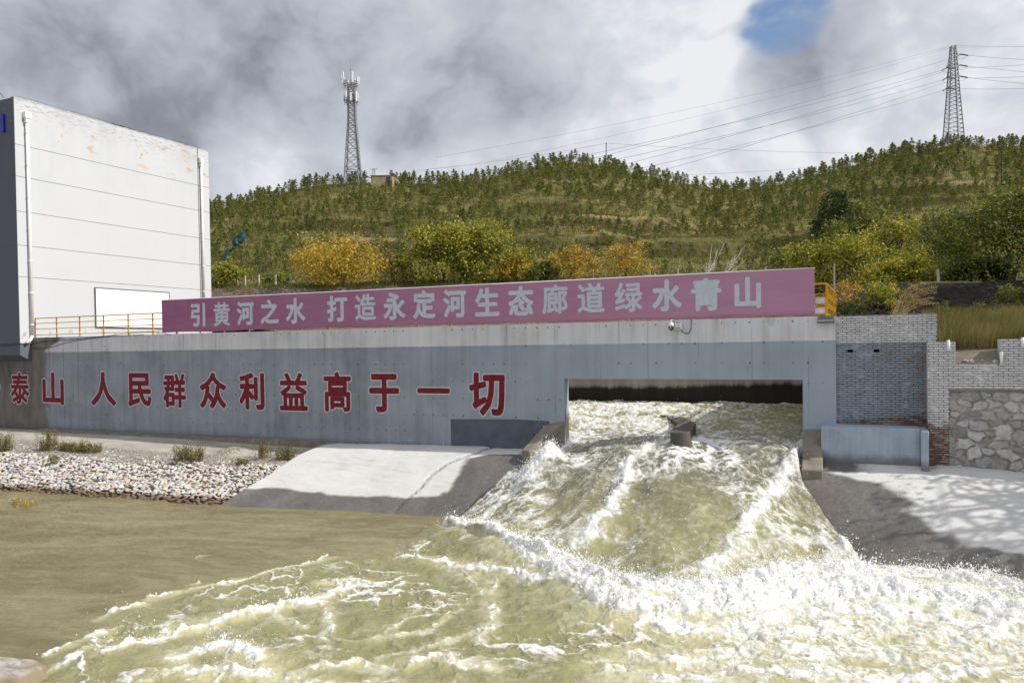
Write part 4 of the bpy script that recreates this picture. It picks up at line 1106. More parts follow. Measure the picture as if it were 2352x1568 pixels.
def build_water():
    NA, NR = 1300, 900
    az = np.radians(np.linspace(-69, 19, NA)); inv = np.linspace(44.0 ** -0.75, 7.5 ** -0.75, NR); R = inv ** (-1 / 0.75)
    A, Rr = np.meshgrid(az, R)
    X = Rr * np.sin(A); Y = Rr * np.cos(A)
    h = base_h(X, Y)
    Yj = np.interp(X, JX, JY)
    m, l, r = chute_mask(X, Y)
    basin_ = (Y > WY)
    chute = ((Y > Yj) & (Y <= WY)) * m
    # how disturbed the river is
    tb = [onZ(x, y, 0) for x, y in TB]
    ta = np.array([math.atan2(p[0], p[1]) for p in tb]); tr = np.array([math.hypot(p[0], p[1]) for p in tb])
    wob = 0.5 * fbm(X * .45, Y * .45, 3, 41)
    Tm = sst(np.interp(A, ta, tr) + wob - Rr, -0.7, 1.5)
    Tm = np.where(Y > Yj, np.maximum(chute, basin_), Tm)
    # warped coordinates for the foam lace
    wx = X + 0.34 * fbm(X * 0.9, Y * 0.9, 4, 1) + 0.10 * fbm(X * 4, Y * 4, 3, 7); wy = Y + 0.34 * fbm(X * 0.9, Y * 0.9, 4, 2) + 0.10 * fbm(X * 4, Y * 4, 3, 8)
    S = strokes_field(wx, wy, STROKES)
    brk = fbm(wx * 1.7, wy * 1.7, 4, 23)
    S = S * np.clip(0.80 + 0.75 * brk + .35 * sst(S, 1.0, 1.35), .15, 1.25)
    S2 = strokes_field(X, Y, [(p, tuple(1.9 * q for q in (r_ if hasattr(r_, '__len__') else (r_, r_))), s_) for p, r_, s_ in STROKES])
    n1 = 1 - 2.2 * np.abs(fbm(wx * 0.75 + 3, wy * 0.95, 3, 11)); n2 = 1 - 2.2 * np.abs(fbm(wx * 1.9, wy * 2.3, 3, 12)); n3 = fbm(wx * 6, wy * 7, 4, 13)
    gate = sst(fbm(X * .33, Y * .33, 3, 14), -0.25, 0.35)
    lace = np.maximum(sst(n1, .66, .97) * .8, sst(n2, .70, .98) * .62) * (0.35 + .75 * gate)
    # streaky lace running down the chute
    u = (X - l) / np.maximum(r - l, .1) * 8.4; vv = (WY - Y)
    n4 = 1 - 2.2 * np.abs(fbm(u * 1.5 + .5 * fbm(u, vv, 3, 3), vv * 0.75, 4, 15)); n5 = fbm(u * 4.5, vv * 2.2, 4, 16)
    n6 = 1 - 2.2 * np.abs(fbm(u * 3.4 + .6 * fbm(u * 2, vv * 2, 3, 5), vv * 2.0, 4, 17))
    lacec = np.maximum(sst(n4, .45, .95) * .85, sst(n6, .40, .95) * .70) + 0.30 * sst(n5, .0, .5)
    F0 = np.where(basin_, np.maximum(S, np.maximum(.85 * sst(n1, .30, .95), .7 * sst(n2, .35, .95)) * np.clip(1.05 - .07 * (X - XL), .4, 1) + .25 * sst(n3 + .1, 0, .5)), np.where(chute > .02, np.maximum(S, lacec * (0.42 + .62 * gate) * np.interp(vv, [0, 2, 4.5, 8], [1.1, 1.05, .9, .75])), np.maximum(S, lace * Tm)))
    sp = strokes_field(wx, wy, [([(1700, 1480), (1900, 1450), (2352, 1480)], 2.2, 1.0), ([(2000, 1560), (2352, 1560)], 1.6, 1.0)])
    F0 = np.maximum(F0, np.where(chute > .02, 0, sp * (0.30 + 0.45 * sst(n2 * .6 + n1 * .5 + n3, .15, .9))))
    F = F0 + 0.30 * n3 * sst(F0, .02, .4)
    aer = np.clip(0.75 * S2 + 0.22 * Tm + .30 * sp + 0.15 * fbm(X * .5, Y * .5, 3, 19) * Tm, 0, 1)
    aer = np.where(chute > .02, aer * .40, aer)
    # waves
    calm = 0.055 * fbm(X * .9 + Y * .6, Y * 2.2 - X * .4, 5, 51, .6) + 0.05 * fbm(X * .35, Y * .6, 2, 52)
    swell = np.sin(math.atan(1) + 0)  # constant phase
    tur = 0.17 * fbm(X * .55, Y * .7, 4, 53) + 0.06 * fbm(wx * 2.2, wy * 2.6, 4, 54)
    chn = 0.30 * fbm(u * .75, vv * .38, 2, 55) + 0.10 * fbm(u * 1.9, vv * .9, 3, 56)
    disp = np.where(basin_, 0.13 * fbm(X * .8, Y * .8, 4, 57) + .05 * fbm(X * 3, Y * 3, 3, 58), np.where(chute > .02, chn * chute, calm * (1 - Tm) + tur * Tm))
    fo = np.clip(F, 0, 1.3)
    bil = np.sqrt(np.abs(fbm(X * 1.5, Y * 1.5, 3, 61)) + .002) * 1.1 + .30 * np.abs(fbm(X * 4.0, Y * 4.0, 3, 62))
    big = np.clip(S, 0, 1.5)
    disp = disp + fo * (0.03 + 0.13 * big) * (bil - .25) + 0.03 * np.clip(F, 0, 1)
    ridge = strokes_field(X, Y, [([(1560, 1010), (1480, 1040), (1450, 1075), (1425, 1120), (1400, 1170), (1372, 1210), (1345, 1250)], .55, 1.0), ([(1840, 1030), (1815, 1075), (1790, 1120), (1750, 1165), (1715, 1210), (1675, 1260), (1640, 1315)], .5, 1.0), ([(1290, 1060), (1250, 1110), (1200, 1170)], .6, .6)])
    disp = disp + .15 * ridge * chute * sst(vv, .6, 2.5) * (0.75 + 1.1 * fbm(X * 1.3, Y * 1.3, 3, 66))
    Z = h + disp
    V = np.stack([X, Y, Z], -1).reshape(-1, 3)
    Q = grid_faces(NR, NA)
    c = V[Q].mean(1)
    keep = (c[:, 1] < WY + 0.02) | ((c[:, 0] > XB0 - .05) & (c[:, 0] < XB1 + .05) & (c[:, 1] < YB + .05))
    keep &= ~((c[:, 0] < -21) & (c[:, 1] > 25.5)) & ~((c[:, 0] > 1.3) & (c[:, 1] > 26.9))
    me = npmesh('water', V, Q[keep], None, {'foam': np.clip(F, 0, 1.4).ravel(), 'thin': np.where(chute > .02, np.clip(lacec * (.7 + .6 * gate), 0, 1) * chute, np.clip(.6 * sst(n1, .45, .97) * Tm + .5 * S2, 0, 1) * sst(Tm, .3, .9)).ravel(), 'aer': aer.ravel(), 'turb': Tm.ravel()}, True)
    return me, X, Y, Z, F, S, chute
def water_mat(t, P):
    p = t.pos(); f = t.attr('foam'); ae = t.attr('aer'); tu = t.attr('turb')
    n = t.noise(p, 9.0, 7, 0.68, 0.6); n2 = t.noise(p, 30.0, 5, 0.7); n3 = t.noise(t.mul(p, (1, 1, 1)), 0.35, 4)
    x, y, z = t.sep(p)
    fx = t.m('ADD', f, t.m('ADD', t.m('MULTIPLY', t.m('SUBTRACT', n, 0.5), 1.0), t.m('MULTIPLY', t.m('SUBTRACT', n2, 0.5), 0.6)))
    fa = t.m('MULTIPLY', t.map(fx, 0.34, 1.0), t.map(f, 0.02, 0.2))
    x, y, z = t.sep(p)
    silt_ripple = t.noise(t.mul(t.vm('ADD', p, t.comb(0.0, t.m('MULTIPLY', x, -0.22), 0.0)), (0.35, 1.2, 1.0)), 0.6, 8, 0.62, 1.8)  # silt streaks that also paint the light and dark of the calm ripples
    calm = t.mix(t.map(t.m('ADD', t.m('MULTIPLY', n3, 0.35), t.m('MULTIPLY', silt_ripple, 0.65)), 0.36, 0.64), (0.172, 0.146, 0.070), (0.275, 0.243, 0.130))
    mud = t.mix(tu, calm, (0.250, 0.238, 0.112))
    mud = t.mix(t.map(ae, 0.25, 1.0, 0, 0.75, smooth=False), mud, (0.52, 0.485, 0.28))
    up = t.map(y, 21.0, 25.5)                    # thin fast water over dark concrete looks greyer
    mud = t.mix(t.m('MULTIPLY', t.m('MULTIPLY', up, tu), t.map(y, 30.0, 27.5)), mud, (0.150, 0.148, 0.092))
    th = t.attr('thin')
    tm_ = t.m('MULTIPLY', t.map(t.m('ADD', th, t.m('ADD', t.m('MULTIPLY', t.m('SUBTRACT', n, 0.5), 1.3), t.m('MULTIPLY', t.m('SUBTRACT', n2, 0.5), 1.1))), 0.25, 1.15), t.m('MULTIPLY', t.map(th, 0.02, 0.15), t.map(y, 20.0, 23.0, 0.34, 0.55)))
    mud = t.mix(tm_, mud, (0.66, 0.65, 0.56))
    col = t.mix(fa, mud, t.mix(n, (0.60, 0.605, 0.59), (0.80, 0.80, 0.795)))
    fl = t.mul(p, (0.9, 2.2, 1.0))
    rip = t.m('ADD', t.noise(fl, 1.8, 8, 0.66, 1.2), t.m('MULTIPLY', t.noise(fl, 8.0, 6, 0.7, .8), 0.45))
    h = t.m('ADD', t.m('MULTIPLY', rip, t.m('SUBTRACT', 1.0, fa)), t.m('MULTIPLY', t.m('ADD', n, t.m('MULTIPLY', n2, 0.5)), t.m('MULTIPLY', fa, 0.40)))
    P(**{'Subsurface Weight': t.m('MULTIPLY', fa, 0.45), 'Subsurface Radius': (1.0, 1.0, 0.9), 'Subsurface Scale': 0.07})
    P(color=col, rough=t.map(fa, 0, 1, 0.10, 0.75), spec=t.map(fa, 0, 1, 0.5, 0.2), normal=t.bump(h, t.map(tu, 0, 1, 0.7, 0.5), 0.09))
me, WX, WYY, WZ, WF, WS, WC = build_water()
M_WATER = material('muddy_water', water_mat); me.materials.append(M_WATER)
tag(link('water', me), 'muddy olive river with white foam rushing out of the wall outlet', 'water', kind='structure')

# spray: droplets and torn shreds thrown up over the white crests
def spray():
    r4 = np.random.default_rng(5)
    w = np.clip(WS - .75, 0, 1).ravel() ** 1.2
    rr = np.hypot(WX, WYY).ravel(); w = w * rr ** 2
    w[WYY.ravel() > WY - .1] *= 0.1
    w /= w.sum()
    N1, N2 = 22000, 2200
    ip = r4.choice(len(w), N1, p=w); c = np.stack([WX.ravel()[ip], WYY.ravel()[ip], WZ.ravel()[ip]], 1)
    up = r4.exponential(0.10, N1); up = np.where(r4.random(N1) < .12, up * 2.3, up)
    c = c + np.stack([r4.normal(0, .12, N1), r4.normal(0, .12, N1), up - .02], 1)
    s = r4.lognormal(math.log(0.0085), .5, N1) * np.clip(1.15 - up * 1.0, .5, 1.15)
    octv = np.array([(1, 0, 0), (-1, 0, 0), (0, 1, 0), (0, -1, 0), (0, 0, 1), (0, 0, -1)], float); octf = np.array([(0, 2, 4), (2, 1, 4), (1, 3, 4), (3, 0, 4), (2, 0, 5), (1, 2, 5), (3, 1, 5), (0, 3, 5)])
    V = (c[:, None, :] + octv[None] * s[:, None, None] * np.array([1, 1, 1.3])).reshape(-1, 3)
    Fc = (octf[None] + (np.arange(N1) * 6)[:, None, None]).reshape(-1, 3)
    # scattered sparkling drops over the whole chute
    k = (WC > .4).ravel(); idx = np.flatnonzero(k); ip = r4.choice(idx, N2)
    c2 = np.stack([WX.ravel()[ip], WYY.ravel()[ip], WZ.ravel()[ip] + r4.exponential(.05, N2)], 1)
    s2 = r4.lognormal(math.log(0.008), .45, N2)
    V2 = (c2[:, None, :] + octv[None] * s2[:, None, None]).reshape(-1, 3)
    F2 = (octf[None] + (np.arange(N2) * 6)[:, None, None]).reshape(-1, 3) + len(V)
    return npmesh('spray', np.concatenate([V, V2]), np.concatenate([Fc, F2]), simple('foam_white', (0.90, 0.90, 0.89), 0.5, var=0.02), None, True)
tag(link('spray', spray()), 'white spray thrown up over the foaming crests', 'spray', kind='stuff')
# ------------------------------------------------------------------ hillside
SKX = [-700, -200, 0, 200, 350, 485, 560, 640, 700, 760, 830, 900, 1000, 1100, 1180, 1250, 1320, 1400, 1480, 1560, 1640, 1700, 1760, 1850, 1950, 2050, 2150, 2200, 2300, 2352, 2500, 3000]
SKY = [690, 640, 605, 560, 520, 486, 470, 450, 434, 424, 420, 421, 424, 416, 399, 381, 374, 384, 404, 420, 432, 438, 432, 412, 384, 364, 342, 334, 340, 338, 330, 330]
SKD = [140, 140, 145, 150, 150, 152, 156, 160, 162, 165, 166, 167, 168, 172, 175, 178, 180, 180, 182, 185, 190, 195, 200, 205, 208, 210, 212, 212, 212, 212, 212, 212]
CB, SB = math.cos(YAW), math.sin(YAW)
def uz_to_xy(u, z): return z * (-SB + u * CB), z * (CB + u * SB)
def xy_to_uz(X, Y):
    z = -SB * X + CB * Y
    return (CB * X + SB * Y) / z, z
def hillZ(u, z, rough=True):
    u = np.asarray(u, float); z = np.asarray(z, float)
    x = CX + F * u
    ys = np.interp(x, SKX, SKY); zc = np.interp(x, SKX, SKD)
    yh = 792.0 - ROLL * (x - CX)
    Zc = 6.0 + (yh - ys) * zc / F
    nearr = np.interp(x, [0, 1700, 2000, 2500], [0, 0, 1, 1])
    nz = np.interp(z, [38, 46, 50, 56, 59.5, 62, 73], [6.1, 6.5, 6.7, 7.4, 10.55, 10.95, 11.9])
    nz2 = np.interp(z, [38, 41, 43.5, 46, 62, 73], [6.1, 6.7, 7.9, 9.3, 10.0, 11.6])
    base = nz * (1 - nearr) + nz2 * nearr
    t = np.clip((z - 73) / (zc - 73), 0, 1)
    X, Y = uz_to_xy(u, z)
    k = 11.9 + (Zc - 11.9) * t ** 1.12
    # old terraces: flat treads and steep banks
    per = 5.2; w = k / per + 0.35 * fbm(X * .02, Y * .02, 3, 71); fr = w - np.floor(w)
    ter = (np.floor(w) + sst(fr, 0.62, 0.95)) * per - (w - k / per) * per
    amt = 0.58 * sst(t, 0.02, 0.12) * sst(t, .78, .45) * (0.45 + .55 * sst(fbm(X * .03, Y * .03, 2, 75), -.2, .3))
    k = k * (1 - amt) + ter * amt
    hz = np.where(z < 73, base, k)
    hz = np.where(z > zc, Zc - (z - zc) * 0.30 - 0.001 * (z - zc) ** 2, hz)
    if rough:
        a = sst(z, 50, 90)
        hz = hz + a * (0.9 * fbm(X * .06, Y * .06, 4, 72) * sst(np.abs(z - zc), 0, 30) + 0.25 * fbm(X * .35, Y * .35, 3, 73)) + (1 - a) * 0.22 * fbm(X * .5, Y * .5, 4, 74)
    return hz
def groundZ(X, Y):
    u, z = xy_to_uz(X, Y); return hillZ(u, z)
def build_hill():
    nu, nz_ = 620, 420
    us = np.linspace(-1.25, 1.1, nu); zs = np.concatenate([np.linspace(38, 75, 130), np.linspace(75.5, 235, nz_ - 130 - 30), np.linspace(240, 420, 30)])
    U, Zz = np.meshgrid(us, zs)
    X, Y = uz_to_xy(U, Zz)
    H = hillZ(U, Zz)
    Q = grid_faces(nz_, nu)
    keep = (Y.ravel()[Q].min(1) > 42.6)
    gy, gx = np.gradient(H, axis=0), 0
    dz = np.gradient(Zz, axis=0)
    slope = np.clip(gy / dz, 0, 3)
    cut = sst(Zz, 54, 57) * sst(Zz, 62.5, 60.5)
    nearr = np.interp(CX + F * U, [1700, 2000], [0, 1])
    cut = cut * (1 - nearr) + nearr * sst(Zz, 40, 42) * sst(Zz, 47.5, 46)
    return npmesh('hillside', np.stack([X, Y, H], -1).reshape(-1, 3), Q[keep], None, {'slope': slope.ravel(), 'cut': cut.ravel(), 'dark': (nearr * cut).ravel()}, True)
def hill_mat(t, P):
    p = t.pos(); s = t.attr('slope'); c = t.attr('cut'); dk = t.attr('dark')
    a = t.noise(p, 0.05, 6, 0.6); b = t.noise(p, 0.5, 8, 0.7); f = t.noise(p, 3.0, 5, 0.7)
    v = t.m('ADD', t.m('MULTIPLY', a, 0.45), t.m('ADD', t.m('MULTIPLY', b, 0.35), t.m('MULTIPLY', f, 0.2)))
    col = t.ramp(v, [(0.36, (0.055, 0.062, 0.018)), (0.46, (0.115, 0.115, 0.036)), (0.53, (0.18, 0.16, 0.062)), (0.60, (0.29, 0.235, 0.115)), (0.68, (0.13, 0.135, 0.05))])
    st = t.map(t.m('ADD', s, t.m('MULTIPLY', t.m('SUBTRACT', b, 0.5), 0.8)), 0.55, 0.95)
    bank = t.ramp(f, [(0.3, (0.025, 0.020, 0.010)), (0.6, (0.075, 0.055, 0.03)), (0.75, (0.25, 0.18, 0.11))])
    col = t.mix(t.m('MULTIPLY', st, 0.85), col, bank)
    earth = t.ramp(t.m('ADD', t.m('MULTIPLY', b, 0.4), t.m('MULTIPLY', f, 0.6)), [(0.3, (0.09, 0.07, 0.055)), (0.5, (0.17, 0.135, 0.11)), (0.7, (0.27, 0.22, 0.18))])
    shadec = t.ramp(f, [(0.3, (0.018, 0.015, 0.014)), (0.7, (0.06, 0.05, 0.045))])  # right bank near black: the tree shade on it is put into the colour
    col = t.mix(c, col, earth); col = t.mix(dk, col, shadec)
    P(color=col, rough=1.0, spec=0.05, normal=t.bump(t.m('ADD', f, b), 0.8, 0.25))
me = build_hill(); me.materials.append(material('hill_grass', hill_mat))
tag(link('hillside', me), 'olive autumn hillside with old terraces and young pines', 'hill', kind='structure')

# ------------------------------------------------------------------ leaves, trees
def leaf_mat(name, stops, trans=0.28):
    m = bpy.data.materials.new(name); m.use_nodes = True
    t = T(m.node_tree); b = m.node_tree.nodes['Principled BSDF']; out = m.node_tree.nodes['Material Output']
    r = t.attr('rnd'); oi = t.n('ShaderNodeObjectInfo').outputs['Random']
    v = t.m('ADD', t.m('MULTIPLY', r, 0.86), t.m('MULTIPLY', oi, 0.14))
    col = t.ramp(v, stops)
    t.put(b.inputs['Base Color'], col); b.inputs['Roughness'].default_value = 0.6; b.inputs['Specular IOR Level'].default_value = 0.25
    tr = t.n('ShaderNodeBsdfTranslucent'); t.put(tr.inputs[0], t.mix(1.0, col, (1.15, 1.1, 0.6), 'MULTIPLY'))
    mx = t.n('ShaderNodeMixShader'); mx.inputs[0].default_value = trans
    t.L.new(b.outputs[0], mx.inputs[1]); t.L.new(tr.outputs[0], mx.inputs[2]); t.L.new(mx.outputs[0], out.inputs[0])
    return m
LM = {
    'yellow': leaf_mat('yellow_leaves', [(0.0, (0.15, 0.15, 0.025)), (0.3, (0.36, 0.28, 0.035)), (0.7, (0.55, 0.39, 0.05)), (1.0, (0.52, 0.30, 0.06))]),
    'lime': leaf_mat('yellow_green_leaves', [(0.0, (0.065, 0.09, 0.018)), (0.35, (0.21, 0.235, 0.036)), (0.7, (0.39, 0.37, 0.05)), (1.0, (0.55, 0.45, 0.07))]),
    'orange': leaf_mat('orange_leaves', [(0.0, (0.14, 0.15, 0.03)), (0.3, (0.42, 0.32, 0.045)), (0.65, (0.53, 0.36, 0.065)), (1.0, (0.50, 0.26, 0.10))]),
    'green': leaf_mat('green_leaves', [(0.0, (0.045, 0.07, 0.018)), (0.5, (0.125, 0.165, 0.034)), (0.85, (0.23, 0.245, 0.045)), (1.0, (0.34, 0.29, 0.04))]),
    'dark': leaf_mat('dark_green_leaves', [(0.0, (0.018, 0.034, 0.011)), (0.6, (0.048, 0.072, 0.022)), (1.0, (0.11, 0.125, 0.03))]),
    'needle': leaf_mat('pine_needles', [(0.0, (0.055, 0.080, 0.020)), (0.45, (0.13, 0.162, 0.034)), (0.8, (0.21, 0.215, 0.045)), (1.0, (0.28, 0.24, 0.05))], 0.2),
    'weed': leaf_mat('weed_leaves', [(0.0, (0.06, 0.09, 0.02)), (0.45, (0.15, 0.17, 0.04)), (0.75, (0.25, 0.20, 0.07)), (1.0, (0.28, 0.13, 0.07))]),
    'straw': leaf_mat('dry_grass_blades', [(0.0, (0.09, 0.10, 0.03)), (0.4, (0.20, 0.18, 0.06)), (0.8, (0.34, 0.27, 0.13)), (1.0, (0.32, 0.21, 0.12))]),
    'brush': leaf_mat('hill_brush_leaves', [(0.0, (0.05, 0.06, 0.017)), (0.4, (0.135, 0.138, 0.042)), (0.75, (0.24, 0.205, 0.078)), (1.0, (0.34, 0.27, 0.125))], 0.2),
}
M_BARK = simple('bark', (0.075, 0.06, 0.048), 0.95, scale=8)
M_DEAD = simple('bleached_branches', (0.62, 0.60, 0.57), 0.85, scale=8)

def leaves_np(C, size, r, up=0.35, ratio=0.55, spread=None):
    """one small diamond per centre, random facing"""
    n = len(C)
    d = r.normal(size=(n, 3)); d[:, 2] += up; d /= np.linalg.norm(d, axis=1)[:, None]
    a = r.normal(size=(n, 3)); a -= d * (a * d).sum(1)[:, None]; a /= np.linalg.norm(a, axis=1)[:, None]
    b = np.cross(d, a)
    s = (size * r.uniform(.6, 1.35, n))[:, None]
    P = np.stack([C - a * s, C - b * s * ratio, C + a * s, C + b * s * ratio], 1).reshape(-1, 3)
    return P, np.arange(4 * n).reshape(-1, 4)
def onHill(x, y):
    return onF(groundZ, x, y, 62, 235, 1500)
def crown(seed, H, W, base, nstem=4, nb=26, leaf=0.10, nleaf=3200, shape=1.0, lean=0.0, gapy=0.5):
    """branches and leaf positions of a broad-leaved tree, H tall, W wide, crown from base upwards"""
    r = np.random.default_rng(seed)
    wood = MB(); C = []; R = []
    tips = []
    fork = base * 0.75
    for i in range(nstem):
        a = 2 * math.pi * (i + r.uniform(-.3, .3)) / nstem
        tip = np.array([math.cos(a) * W * .22, math.sin(a) * W * .22, H * r.uniform(.72, .98)])
        root = np.array([r.normal(0, .06), r.normal(0, .06), 0])
        pts = []
        for t_ in np.linspace(0, 1, 6):
            q = root * (1 - t_) + tip * t_; q[:2] = root[:2] * (1 - t_) + tip[:2] * t_ ** 1.5
            q = q + r.normal(0, .05 * H * .2, 3) * (t_ > 0) * (t_ < 1); q[0] += lean * t_ ** 2
            pts.append(q)
        wood.tube(pts, list(np.linspace(.028 * H / 1.6 * .5, .006 * H * .5, 6)), 5, False)
        tips.append(pts)
    for k in range(nb):
        st = tips[r.integers(nstem)]
        t_ = r.uniform(.25, 1) ** .8; j = t_ * 5; j0 = min(int(j), 4); p = st[j0] * (1 - (j - j0)) + st[j0 + 1] * (j - j0)
        a = r.uniform(0, 2 * math.pi)
        zt = base + (H - base) * r.uniform(.02, 1.0); rel = (zt - base) / (H - base)
        rad = W * .5 * math.sqrt(max(0.03, 1 - (abs(rel - .42) / .60) ** 2)) * r.uniform(.45, 1.22)
        tip = np.array([math.cos(a) * rad + lean * rel, math.sin(a) * rad * .85, zt])
        mid = (p + tip) / 2 + np.array([0, 0, .06 * H]) + r.normal(0, .03 * H, 3)
        pts = [p, (p + mid) / 2 + r.normal(0, .012 * H, 3), mid, (mid + tip) / 2, tip]
        wood.tube(pts, list(np.linspace(.007 * H, .0018 * H, 5)), 4, False)
        nl = int(nleaf / nb * r.uniform(.5, 1.5))
        for m_ in range(5):
            tt = r.uniform(.35, 1.05); q = mid * (1 - tt) + tip * tt if tt > .5 else p * .3 + mid * .7
            rs = W * r.uniform(.045, .10)
            n_ = nl // 5
            C.append(q + r.normal(0, 1, (n_, 3)) * np.array([rs, rs, rs * .85]) * r.uniform(.4, 1.2, (n_, 1)))
            R.append(np.clip(r.normal(r.uniform(.08, .92), .15, n_) + .15 * (rel - .5), 0, 1))  # lower branches get darker leaves, shade put into the leaf colour
    C = np.concatenate(C); R = np.concatenate(R)
    k = C[:, 2] > base * 0.45; C, R = C[k], R[k]
    V, Q = leaves_np(C, leaf * 1.15, r)
    return wood, V, Q, np.repeat(R, 4)
def tree(name, x, ytop, ybase, wpx, D, kind, label, seed, cat='tree', group=None, basef=0.05, nleaf=3200, leaf=0.09, nb=28, nstem=4, lean=0, gz=None, bark=None, ground=None):
    """tree whose foot stands at depth D below pixel column x; pixel sizes give its height and width"""
    p = atD(x, ybase, D) if gz is not None or D < 74 else onHill(x, ybase)
    if D >= 74: D = (p - CAM) @ FW
    gz_ = float(groundZ(p[0], p[1])) if gz is None else gz
    H = max(atD(x, ytop, D)[2] - gz_, .5); W = 1.17 * wpx * D / F
    root = thing(name, (p[0], p[1], gz_ - .05), label, cat, group)
    wood, V, Q, R = crown(seed, H, W, H * basef, nstem, nb, leaf, nleaf, lean=lean)
    o = wood.build('trunk', bark or M_BARK, root); o.location = (0, 0, 0)
    if kind:
        o = link('crown', npmesh('crown', V, Q, LM[kind], {'rnd': R}), root); o.location = (0, 0, 0)
    return root
tree('willow_tree', 790, 556, 680, 205, 60.6, 'yellow', 'golden yellow willow behind the left part of the banner', 1, nleaf=9000, leaf=.085, nb=50, nstem=6)
tree('willow_tree', 1020, 515, 680, 175, 61.2, 'lime', 'tallest yellow-green willow behind the middle of the banner, left one of the touching pair', 2, nleaf=11500, leaf=.09, nb=56, nstem=5)
tree('willow_tree', 1115, 512, 676, 180, 61.2, 'lime', 'yellow-green willow behind the banner with a feathery tip, right one of the touching pair', 3, nleaf=11000, leaf=.09, nb=56, nstem=6, lean=-.5)
tree('shrub', 1180, 585, 668, 100, 60.6, 'yellow', 'yellow-tinged round bush at the right foot of the tall willows', 4, 'shrub', nleaf=2600, nb=24)
tree('shrub', 1248, 605, 663, 90, 60.6, 'green', 'low green bush between the tall willows and the orange trees', 5, 'shrub', nleaf=2200, nb=22)
tree('shrub', 520, 607, 676, 85, 60.6, 'lime', 'low yellow-green bush beside the white building corner', 6, 'shrub', nleaf=2400, nb=22)
tree('shrub', 640, 628, 672, 80, 65, 'green', 'low grey-green bush behind the leaning fence posts left of the golden willow', 30, 'shrub', nleaf=1500, nb=20)
tree('small_tree', 1318, 566, 668, 92, 60.6, 'orange', 'small tree with yellow leaves turning orange at the tips, left of the reddest tree', 7, nleaf=3000, nb=28, leaf=.08)
tree('small_tree', 1436, 556, 663, 112, 60.6, 'orange', 'reddest small tree with bare twigs through its orange crown', 8, nleaf=2700, nb=40, leaf=.075, nstem=7)
tree('bare_tree', 905, 572, 680, 80, 60.6, None, 'nearly bare dark tree between the golden willow and the tall green willows', 9, nb=40, nstem=3)
tree('small_tree', 930, 585, 680, 70, 60.6, 'lime', 'thin sparse yellow-green tree just left of the tall willows', 10, nleaf=900, nb=20)
# bleached dead branches
def dead(x, y0, tips, D, label, seed):
    r = np.random.default_rng(seed); p = atD(x, y0, D); gz_ = float(groundZ(p[0], p[1])); p[2] = gz_
    root = thing('dead_tree', p, label, 'dead tree', 'bleached dead branches')
    mb = MB()
    for (tx, ty) in tips:
        q = atD(tx, ty, D + r.uniform(-.3, .3)); pts = [p + (q - p) * t_ + r.normal(0, .045, 3) * (0 < t_ < 1) for t_ in np.linspace(0, 1, 8)]
        mb.tube(pts, list(np.linspace(.055, .012, 8)), 5, False)
        for k in range(7):
            b = pts[2 + k % 5]; e = b + (q - p) * r.uniform(.10, .24) + r.normal(0, .16, 3)
            mb.tube([b, (b + e) / 2 + r.normal(0, .03, 3), e], [.022, .014, .006], 4, False)
    mb.build('branches', M_DEAD, root)
dead(1655, 655, [(1711, 566), (1716, 592), (1690, 588)], 60, 'bleached dead branches above the banner, the right and taller of two', 1)
dead(1622, 655, [(1634, 577), (1650, 570), (1662, 560)], 60.5, 'bleached dead branches above the banner, the left and thinner of two', 2)
# right-hand thicket
tree('small_tree', 1862, 560, 700, 130, 58, 'lime', 'sparse yellow-green tree rising behind the right end of the banner', 11, nleaf=3800, nb=34, nstem=6)
tree('small_tree', 1960, 545, 715, 165, 56, 'lime', 'bushy yellow-green tree in the middle of the right thicket', 12, nleaf=6000, nb=44, nstem=6)
tree('small_tree', 2052, 498, 700, 120, 60, 'lime', 'bright yellow-topped tree standing highest in the right thicket', 13, nleaf=4200, nb=34, nstem=6)
tree('small_tree', 2075, 590, 715, 120, 53, 'lime', 'low yellow-green tree in front of the bright yellow-topped one', 14, nleaf=3800, nb=34)
tree('shrub', 2150, 600, 690, 130, 60, 'green', 'dull green bush behind the single concrete post at right', 15, 'shrub', nleaf=3600, nb=32)
tree('shrub', 1955, 652, 728, 120, 44, 'orange', 'orange-leaved bush beside the yellow railing corner', 16, 'shrub', nleaf=2300, nb=26, leaf=.06, gz=6.5)
tree('shrub', 2035, 635, 728, 110, 43, 'lime', 'green bush with yellow leaves above the white brick wall', 17, 'shrub', nleaf=3400, nb=28, leaf=.06, gz=6.5)
tree('shrub', 1945, 690, 728, 120, 42, 'dark', 'dark green low bush at the foot of the orange-leaved one', 18, 'shrub', nleaf=1800, nb=22, leaf=.055, gz=6.5)
tree('broad_tree', 1925, 440, 545, 115, 112, 'dark', 'dark green tree standing alone on the slope above the right thicket', 19, nleaf=4500, nb=36, leaf=.15)
tree('broad_tree', 1985, 470, 600, 140, 95, 'green', 'green tree below the dark one on the right slope', 20, nleaf=4200, nb=34, leaf=.12)
tree('broad_tree', 2195, 480, 660, 120, 72, 'dark', 'dark shaded tree left of the large tree at the right edge', 21, nleaf=5200, nb=40, leaf=.10)
tree('broad_tree', 2330, 432, 720, 290, 52, 'green', 'large spreading green tree at the right picture edge', 22, nleaf=14000, nb=64, leaf=.085, nstem=6)
tree('shrub', 2260, 600, 700, 140, 55, 'dark', 'dark green bush under the large tree at the right edge', 23, 'shrub', nleaf=4500, nb=34)
tree('shrub', 2325, 660, 760, 110, 38, 'green', 'green bush at the right edge below the large tree', 24, 'shrub', nleaf=2500, nb=26, leaf=.05, gz=6.6)
tree('shrub', 2172, 692, 745, 45, 36, 'green', 'small dark sapling behind the corner of the white brick wall', 25, 'shrub', nleaf=900, nb=16, leaf=.035, gz=6.5)
